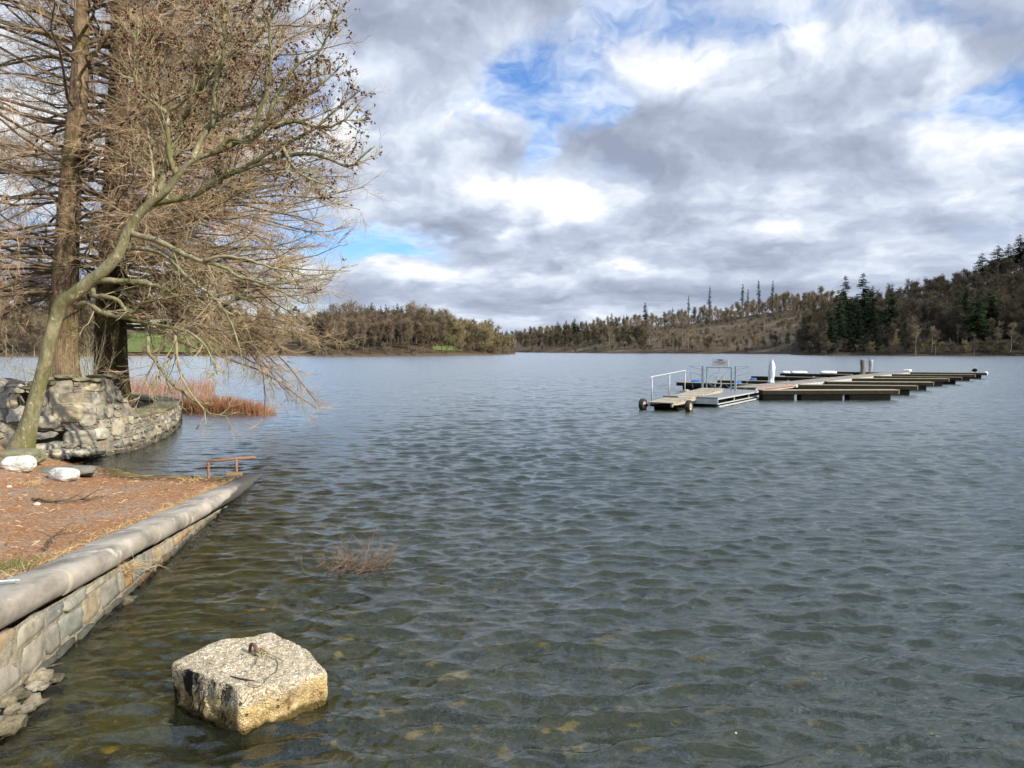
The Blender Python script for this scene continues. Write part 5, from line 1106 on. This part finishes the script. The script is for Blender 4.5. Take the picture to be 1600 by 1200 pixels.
def fir_mesh(name, seed, H=20.0, W=0.22, bole=0.05, dens=1.0, ragged=0.25, mats=None, top=1.0):
    g = np.random.default_rng(seed); z = np.linspace(-0.6, H, 8); tk = np.stack([np.cumsum(g.normal(0, 0.05, 8)), np.cumsum(g.normal(0, 0.05, 8)), z], -1); R_ = (0.012*H)*np.linspace(1, 0.06, 8); v0, q0 = tubes(tk[None], R_[None], 6)
    nb2 = int(H*11*dens); t = g.uniform(bole, 0.995, nb2); zz_ = t*H; L = W*H*(1-t)**0.75*g.uniform(1-ragged*2, 1.1, nb2)+0.12
    if bole > 0.3: L = np.minimum(L, W*H*0.55*np.interp(t, [bole, 0.55, 0.8, 0.93, 1], [0.35, 0.8, 1.15, 0.95, 0.1])*g.uniform(0.35, 1.25, nb2)*(0.75+0.25*np.sin(t*23+seed))+0.12)
    a = g.uniform(0, TAU, nb2); x0 = np.interp(zz_, z, tk[:, 0]); y0 = np.interp(zz_, z, tk[:, 1]); V = []; T_ = []
    for i in range(nb2):
        d = np.array([math.cos(a[i]), math.sin(a[i])]); s_ = np.array([-d[1], d[0]]); ns = max(3, int(L[i]/0.42)); rise = 0.25*(t[i]-0.35)
        for k_ in range(ns):
            f_ = (k_+g.uniform(0.2, 0.9))/ns; r_ = L[i]*f_; zc = zz_[i]+rise*r_-0.16*r_*r_/max(L[i], .5)+g.normal(0, .08); wd = (0.22+0.30*(1-f_))*min(1.0, 0.5+L[i]*0.25); c = np.array([x0[i]+d[0]*r_, y0[i]+d[1]*r_, zc])
            for sg in (-1, 1):
                zs = min(1.0, 0.25+L[i]*0.5); e = c+zs*np.r_[d*0.35+s_*sg*wd*g.uniform(.7, 1.3), -0.12-0.28*g.random()]; k0 = len(V); V += [c-zs*np.r_[d*0.32, -0.05], c+zs*np.r_[d*0.30, 0.0], e]; T_.append([k0, k0+1, k0+2])
    V = np.array(V); n0 = len(v0); return mesh_np(name, np.concatenate([v0, V]), [np.array(T_)+n0, q0], False, mats, np.r_[np.ones(len(T_), int), np.zeros(len(q0), int)])
BROWN = [bare_mesh('bare_tree', 400+i, 14, 0.30, 0.2, nl=22, n2=9, n3=10, tw_r=0.024, slim=True, mats=[F_trunk, F_twig]) for i in range(4)]
REDDISH = [bare_mesh('slim_tree', 420+i, 13, 0.26, 0.35, nl=15, n2=9, n3=10, tr=0.12, slim=True, mats=[F_trunk, F_red]) for i in range(3)]
OLIVE = [bare_mesh('bushy_tree', 440+i, 11, 0.50, 0.08, nl=20, n2=13, n3=13, mats=[F_trunk, F_olive]) for i in range(3)]
DARKB = [bare_mesh('dark_tree', 460+i, 14, 0.32, 0.14, nl=24, n2=10, n3=10, tw_r=0.026, slim=True, mats=[F_trunk, F_shade]) for i in range(4)]
BIRCH = [bare_mesh('birch_tree', 480+i, 15, 0.16, 0.24, nl=13, n2=7, n3=8, tr=0.13, slim=True, mats=[F_birch, F_twig]) for i in range(3)]
OAK = [bare_mesh('spreading_tree', 490+i, 18, 0.44, 0.2, nl=22, n2=10, n3=10, tr=0.28, tw_r=0.034, mats=[F_trunk, F_twig]) for i in range(2)]
FIR = [fir_mesh('fir_tree', 500+i, 20, 0.25, 0.03, 1.25, mats=[F_trunk, F_fir]) for i in range(3)]; PINE = [fir_mesh('green_fir', 520+i, 18, 0.26, 0.14, 1.2, mats=[F_trunk, F_fir2]) for i in range(2)]; LONE = [fir_mesh('lone_fir', 540+i, 22, 0.15, 0.36, 1.0, 0.4, mats=[F_trunk, F_fir]) for i in range(3)]
gf = np.random.default_rng(909); NT = [0]
def stand(me, name, pos, sc, label, cat, group):
    o = bpy.data.objects.new(name, me); C.objects.link(o); o.location = pos; o.rotation_euler = (gf.normal(0, 0.02), gf.normal(0, 0.02), gf.uniform(0, TAU)); o.scale = (sc*gf.uniform(.9, 1.1), sc*gf.uniform(.9, 1.1), sc); NT[0] += 1; return tag(o, label, cat, group)
def plant(hill, kinds, name, px0, px1, v0, v1, n_, s0, s1, label, group, cat='tree', vpow=1.0, avoid=None):
    for i in range(n_):
        px = px0+(px1-px0)*((i+gf.random())/n_); v = v0+(v1-v0)*gf.random()**vpow
        if avoid and avoid[0] < px < avoid[1] and v < avoid[2]: continue
        x, y, z = hill.at(np.array([px]), np.array([v])); stand(kinds[gf.integers(len(kinds))], name, (x[0], y[0], z[0]-0.2), gf.uniform(s0, s1), label, cat, group)
def wood_stuff(hill, kinds, name, px0, px1, v0, v1, n_, s0, s1, label, avoid=None):
    """a far wood that reads as one mass: the same trees merged into one object"""
    src = []
    for me in kinds:
        nv = len(me.vertices); co = np.empty(nv*3, np.float32); me.vertices.foreach_get('co', co); nl_ = len(me.loops); li = np.empty(nl_, np.int32); me.loops.foreach_get('vertex_index', li); npo = len(me.polygons); lt_ = np.empty(npo, np.int32); me.polygons.foreach_get('loop_total', lt_); mi = np.empty(npo, np.int32); me.polygons.foreach_get('material_index', mi)
        src.append((co.reshape(-1, 3), li, lt_, mi))
    V = []; F4 = []; M4 = []; F3 = []; M3 = []; n0 = 0
    for i in range(n_):
        px = px0+(px1-px0)*((i+gf.random())/n_); v = gf.uniform(v0, v1)
        if avoid and avoid[0] < px < avoid[1] and v < avoid[2]: continue
        x, y, z = hill.at(np.array([px]), np.array([v])); co, li, lt_, mi = src[gf.integers(len(src))]; a = gf.uniform(0, TAU); s_ = gf.uniform(s0, s1); c_, sn = math.cos(a), math.sin(a)
        V.append((co@np.array([[c_, sn, 0], [-sn, c_, 0], [0, 0, 1]]))*s_+[x[0], y[0], z[0]-0.2])
        st = np.r_[0, np.cumsum(lt_)[:-1]]; k4 = lt_ == 4; F4.append(li[st[k4][:, None]+np.arange(4)]+n0); M4.append(mi[k4])
        if (~k4).any(): F3.append(li[st[~k4][:, None]+np.arange(3)]+n0); M3.append(mi[~k4])
        n0 += len(co)
    fs = [np.concatenate(F4)]+([np.concatenate(F3)] if F3 else []); ms = np.concatenate(M4+M3); me = mesh_np(name, np.concatenate(V), fs, False, list(kinds[0].materials), ms); o = bpy.data.objects.new(name, me); C.objects.link(o); tag(o, label, kind='stuff')
# left hillside
plant(left_hill, BROWN, 'bare_tree', -60, 200, 0.02, 0.45, 46, 0.75, 1.1, 'bare brown tree in the wood on the far left shore', 'bare trees on the far left shore'); plant(left_hill, BIRCH, 'birch_tree', -40, 150, 0.0, 0.12, 16, 0.7, 1.0, 'pale trunked birch at the water edge on the far left shore', 'birches on the far left shore'); plant(left_hill, BROWN, 'bare_tree', 350, 480, 0.02, 0.3, 12, 0.55, 0.85, 'bare tree beyond the green meadow on the left shore', 'bare trees beside the meadow')
wood_stuff(left_hill, BROWN[:2], 'hillside_wood', -300, 520, 0.25, 1.15, 200, 0.75, 1.1, 'mass of bare brown woodland along the left ridge', avoid=(165, 355, 0.62)); plant(left_hill, OLIVE, 'bushy_tree', 160, 480, 0.01, 0.05, 14, 0.25, 0.4, 'low olive bush at the foot of the meadow', 'bushes below the meadow', 'bush')
# headland
plant(headland, REDDISH, 'slim_tree', 505, 665, 0.15, 0.9, 62, 0.72, 1.0, 'slim reddish birch packed in the headland thicket', 'slim reddish trees on the headland'); plant(headland, BROWN, 'bare_tree', 486, 700, 0.02, 0.30, 16, 0.7, 1.0, 'brown bare tree at the front of the headland', 'bare trees fronting the headland'); plant(headland, OAK, 'spreading_tree', 520, 580, 0.5, 0.9, 4, 0.8, 0.92, 'spreading bare oak at the left end of the headland', 'spreading oaks at the left of the headland'); plant(headland, OAK, 'spreading_tree', 630, 672, 0.35, 0.75, 3, 0.86, 0.98, 'tall spreading oak rising at the middle of the headland', 'spreading oaks in the middle of the headland')
plant(headland, PINE, 'green_fir', 570, 645, 0.85, 1.3, 13, 0.72, 0.88, 'dark green pine behind the reddish headland thicket', 'pines on the headland'); plant(headland, PINE, 'green_fir', 490, 570, 0.0, 0.3, 5, 0.22, 0.34, 'small green conifer among the headland trunks', 'small conifers on the headland'); plant(headland, OLIVE, 'bushy_tree', 700, 772, 0.05, 0.8, 17, 0.95, 1.3, 'rounded olive brown tree toward the headland tip', 'olive trees toward the headland tip'); plant(headland, OLIVE, 'bushy_tree', 764, 800, 0.0, 0.6, 9, 0.5, 0.85, 'low reddish bush at the very tip of the headland', 'bushes at the headland tip', 'bush'); plant(headland, BROWN, 'bare_tree', 660, 715, 0.2, 0.9, 9, 0.9, 1.15, 'bare brown tree right of the tall headland oaks', 'bare trees on the right of the headland')
plant(headland, OLIVE, 'bushy_tree', 486, 700, 0.0, 0.05, 14, 0.14, 0.26, 'tiny shrub on the headland shore', 'shrubs on the headland shore', 'bush')
wood_stuff(headland, DARKB[:1], 'headland_wood', 480, 700, 0.3, 1.6, 60, 0.7, 1.0, 'dusky woodland behind the headland')
# undergrowth that closes the foot of each wood
BUSH = [bare_mesh('scrub', 560+i, 5, 0.62, 0.03, nl=22, n2=10, n3=10, tr=0.05, tw_r=0.028, mats=[F_trunk, F_twig]) for i in range(2)]; BUSHD = [bare_mesh('scrub', 570+i, 5, 0.62, 0.03, nl=22, n2=10, n3=10, tr=0.05, tw_r=0.028, mats=[F_trunk, F_shade]) for i in range(2)]
wood_stuff(headland, BUSH, 'undergrowth', 480, 775, 0.03, 0.9, 90, 0.4, 0.9, 'brown undergrowth closing the foot of the headland trees'); wood_stuff(left_hill, BUSH, 'undergrowth', -80, 190, 0.0, 0.5, 90, 0.6, 1.1, 'brown undergrowth below the far left wood'); wood_stuff(far_hill, BUSHD, 'undergrowth', 800, 1290, 0.0, 0.75, 190, 0.35, 0.8, 'rough scrub over the felled slope and far shore'); wood_stuff(right_hill, BUSHD, 'undergrowth', 1250, 1750, 0.0, 0.35, 190, 0.5, 1.0, 'dark undergrowth at the foot of the right hill')
wood_stuff(far_hill, BUSH, 'ridge_scrub', 840, 1300, 0.72, 1.02, 110, 0.7, 1.2, 'brown scrub along the ridge of the felled slope')
# distance
wood_stuff(back_hill, DARKB[:2], 'distant_wood', 600, 1100, 0.0, 0.9, 190, 1.0, 1.4, 'distant dusky wood closing the end of the lake'); wood_stuff(back_hill, FIR[:1], 'distant_firs', 690, 1000, 0.3, 0.9, 26, 0.8, 1.1, 'distant dark firs at the end of the lake')
# far right shore
plant(far_hill, DARKB, 'dark_tree', 808, 1010, 0.0, 0.45, 42, 0.8, 1.1, 'dark bare tree on the shore at the end of the lake', 'dark trees at the end of the lake'); plant(far_hill, FIR, 'fir_tree', 868, 905, 0.35, 0.8, 8, 0.75, 1.0, 'dark fir in the left clump at the end of the lake', 'left fir clump at the lake end'); plant(far_hill, FIR, 'fir_tree', 905, 985, 0.3, 0.8, 8, 0.6, 0.85, 'dark fir scattered along the far shore wood', 'firs along the far shore wood'); plant(far_hill, BIRCH, 'birch_tree', 930, 1090, 0.02, 0.5, 34, 0.7, 1.15, 'pale slim birch on the far shore left of the felled slope', 'birches left of the felled slope')
wood_stuff(far_hill, BROWN[:2], 'ridge_wood', 820, 1320, 0.72, 1.15, 170, 0.6, 1.0, 'bare woodland along the ridge above the felled slope'); plant(far_hill, BIRCH, 'birch_tree', 1085, 1280, 0.02, 0.6, 20, 0.5, 0.85, 'spindly tree left standing on the felled slope', 'spindly trees on the felled slope'); plant(far_hill, OLIVE, 'bushy_tree', 1060, 1280, 0.0, 0.5, 26, 0.14, 0.26, 'low scrub bush on the felled slope', 'scrub on the felled slope', 'bush'); plant(far_hill, BROWN, 'bare_tree', 1030, 1270, 0.0, 0.08, 24, 0.45, 0.7, 'small bare tree on the shore below the felled slope', 'shore trees below the felled slope')
for px, yt, k_, lab in ((1008, 472, 0, 'broad dark fir on the ridge left of the felled slope'), (1075, 462, 2, 'thin ragged fir at the left end of the felled ridge'), (1107, 448, 2, 'thin dark fir on the felled ridge with bare lower trunk'), (1158, 444, 1, 'tall ragged fir over the middle of the felled ridge'), (1167, 452, 2, 'thin pale larch beside the ragged fir on the felled ridge'), (1186, 437, 0, 'densest tall fir on the felled ridge'), (1206, 438, 1, 'slender fir at the right of the felled ridge'), (1050, 480, 0, 'small fir on the ridge beside the broad dark fir')):
    x, y, z = far_hill.at(np.array([px]), np.array([0.86])); zt2 = (HORIZON-yt)/F*y[0]+2.3; H_ = zt2-z[0]; me = (FIR[0] if px in (1008, 1050) else LONE[k_]); stand(me, 'lone_fir', (x[0], y[0], z[0]-.2), H_/(20 if px in (1008, 1050) else 22), lab, 'fir', 'firs along the felled ridge').scale = (H_/22*1.05,)*2+(H_/(20 if px in (1008, 1050) else 22),)
plant(far_hill, FIR, 'fir_tree', 1215, 1285, 0.75, 1.1, 7, 0.4, 0.65, 'small dark fir on the ridge right of the lone firs', 'small firs on the ridge'); plant(far_hill, BROWN, 'bare_tree', 1200, 1300, 0.8, 1.1, 14, 0.8, 1.2, 'pale bare tree standing on the right of the felled ridge', 'bare trees right of the felled ridge')
# right hillside
for px, yt, v, sx, lab in ((1322, 430, 0.30, 1.0, 'tall dark fir forming the left half of the black clump on the right shore'), (1346, 426, 0.34, 1.25, 'broadest dark fir of the black clump on the right shore'), (1308, 452, 0.22, 1.1, 'dark fir at the left skirt of the black clump'), (1360, 446, 0.30, 1.1, 'dark fir at the right skirt of the black clump'), (1392, 449, 0.24, 1.2, 'green fir standing alone right of the black clump'), (1335, 470, 0.08, 1.1, 'dark fir in front of the black clump by the water'), (1296, 478, 0.10, 1.2, 'lower dark fir sloping to the water left of the clump'), (1366, 480, 0.10, 1.0, 'lower dark fir by the water at the right of the clump'), (1505, 447, 0.15, 1.4, 'dark green fir in the middle of the right wood'), (1522, 453, 0.12, 1.3, 'second green fir beside the one in the middle of the right wood'), (1547, 446, 0.17, 1.3, 'green fir right of the middle pair in the right wood'), (1598, 458, 0.14, 1.3, 'dark fir at the right edge of the photo'), (1552, 384, 0.98, 2.0, 'bushy pine on the skyline of the right hill'), (1590, 367, 0.98, 1.8, 'tallest pine on the skyline of the right hill'), (1570, 382, 1.05, 1.9, 'pine between the two skyline pines of the right hill'), (1532, 396, 0.98, 1.9, 'small pine at the left of the skyline pines'), (1605, 372, 1.0, 1.9, 'pine at the right edge of the skyline')):
    x, y, z = right_hill.at(np.array([px]), np.array([v])); H_ = (HORIZON-yt)/F*y[0]+2.3-z[0]; o = stand((FIR if px < 1380 else PINE)[px % 2], 'fir_tree', (x[0], y[0], z[0]-.2), 1, lab, 'fir', 'firs on the right hill'); s_ = H_/(20 if px < 1380 else 18); o.scale = (s_*sx, s_*sx, s_)
plant(right_hill, DARKB, 'dark_tree', 1262, 1660, 0.02, 0.62, 100, 0.62, 1.0, 'dark brown bare tree on the slope of the right hill', 'dark bare trees on the right hill', avoid=(1288, 1384, 0.36)); plant(right_hill, DARKB, 'dark_tree', 1245, 1292, 0.05, 0.5, 8, 0.55, 0.85, 'dark bare tree beside the black firs', 'dark trees beside the black firs'); plant(right_hill, BIRCH, 'birch_tree', 1380, 1640, 0.0, 0.12, 10, 0.55, 0.8, 'pale trunk at the waterside of the right hill', 'pale trunks at the waterside of the right hill'); plant(right_hill, OLIVE, 'bushy_tree', 1330, 1660, 0.0, 0.06, 20, 0.20, 0.4, 'waterside bush below the right hill', 'waterside bushes below the right hill', 'bush')
wood_stuff(right_hill, DARKB, 'hillside_wood', 1255, 2000, 0.12, 1.15, 560, 0.6, 1.0, 'mass of dark bare woodland covering the top of the right hill', avoid=(1288, 1384, 0.36))
# meadow, houses
px, v = np.meshgrid(np.linspace(176, 345, 30), np.linspace(0.03, 0.42, 16), indexing='ij'); x, y, z = left_hill.at(px, v); o = bpy.data.objects.new('meadow', mesh_np('meadow', np.stack([x, y, z+0.25], -1).reshape(-1, 3), [grid_faces(30, 16)], True, [hill_mat('meadow_grass', (0.085, 0.12, 0.035), (0.12, 0.155, 0.048), (0.15, 0.165, 0.07), (0.12, 0.13, 0.05), 0.03)])); C.objects.link(o); tag(o, 'bright green meadow on the far shore seen between the trunks', kind='structure')
px, v = np.meshgrid(np.linspace(676, 722, 16), np.linspace(0.12, 0.5, 8), indexing='ij'); x, y, z = headland.at(px, v); o = bpy.data.objects.new('meadow', mesh_np('meadow', np.stack([x, y, z+0.25], -1).reshape(-1, 3), [grid_faces(16, 8)], True, [bpy.data.materials['meadow_grass']])); C.objects.link(o); tag(o, 'small green clearing on the headland', kind='structure')
M_hw = simple('white_render', (0.72, 0.71, 0.68), (0.62, 0.61, 0.58), 1, 0.8, 0); M_ro = simple('orange_roof_tiles', (0.46, 0.16, 0.06), (0.33, 0.11, 0.045), 1.5, 0.8, 0.2); M_rg = simple('grey_roof_slates', (0.20, 0.21, 0.23), (0.15, 0.155, 0.165), 1.5, 0.7, 0.2); M_win = simple('dark_window_glass', (0.03, 0.035, 0.04), None, 2, 0.2, 0, spec=0.5)
def house(px, py_base, vv, w_, d_, hw, hr, roofm, label, yaw=0.0):
    x, y, z = left_hill.at(np.array([px]), np.array([vv])); zb = (HORIZON-py_base)/F*y[0]+2.3; zb = max(zb, z[0]); c = np.array([x[0], y[0], zb]); h_ = thing('house', label, 'house', c); ca, sa = math.cos(yaw), math.sin(yaw); A_ = np.array([[ca, sa, 0], [-sa, ca, 0], [0, 0, 1.0]])
    tr_ = lambda p: c+np.asarray(p, float)@A_
    V = [tr_(p) for p in ((-w_/2, -d_/2, -2), (w_/2, -d_/2, -2), (w_/2, d_/2, -2), (-w_/2, d_/2, -2), (-w_/2, -d_/2, hw), (w_/2, -d_/2, hw), (w_/2, d_/2, hw), (-w_/2, d_/2, hw), (-w_/2, 0, hw+hr), (w_/2, 0, hw+hr))]
    MB().add(V, [[[0, 1, 5, 4], [1, 2, 6, 5], [2, 3, 7, 6], [3, 0, 4, 7]], [[4, 8, 7], [5, 6, 9]]]).build('wall', M_hw, h_)
    e = 0.5; t = 0.25; V = []
    for sx in (-1, 1):
        for (yy_, zz_) in ((-d_/2-e, hw-e*hr/(d_/2)), (0, hw+hr), (d_/2+e, hw-e*hr/(d_/2))): V += [tr_((sx*(w_/2+e), yy_, zz_+0.06)), tr_((sx*(w_/2+e), yy_, zz_+t+0.06))]
    MB().add(V, [[[0, 6, 8, 2], [2, 8, 10, 4], [1, 3, 9, 7], [3, 5, 11, 9], [0, 1, 7, 6], [4, 10, 11, 5], [0, 2, 3, 1], [2, 4, 5, 3], [6, 7, 9, 8], [8, 9, 11, 10]]]).build('roof', roofm, h_)
    for i in range(3): MB().box(tr_((-w_/3+i*w_/3, -d_/2-0.03, hw*0.55)), (1.1, 0.08, 1.3), A_).build('window', M_win, h_)
    MB().box(tr_((w_/4, 0.6, hw+hr)), (0.7, 0.7, 1.6), A_).build('chimney', roofm, h_)
house(80, 487, 0.75, 5.5, 8, 3.2, 3.6, M_rg, 'white gabled house among trees on the far left hill', math.pi/2-0.25); house(22, 485, 0.95, 15, 8, 3.0, 2.4, M_rg, 'long pale house with grey roof high on the left hill', 0.2); house(222, 506, 0.50, 14, 9, 2.6, 3.4, M_ro, 'house with orange tiled roof above the green meadow', 0.15)
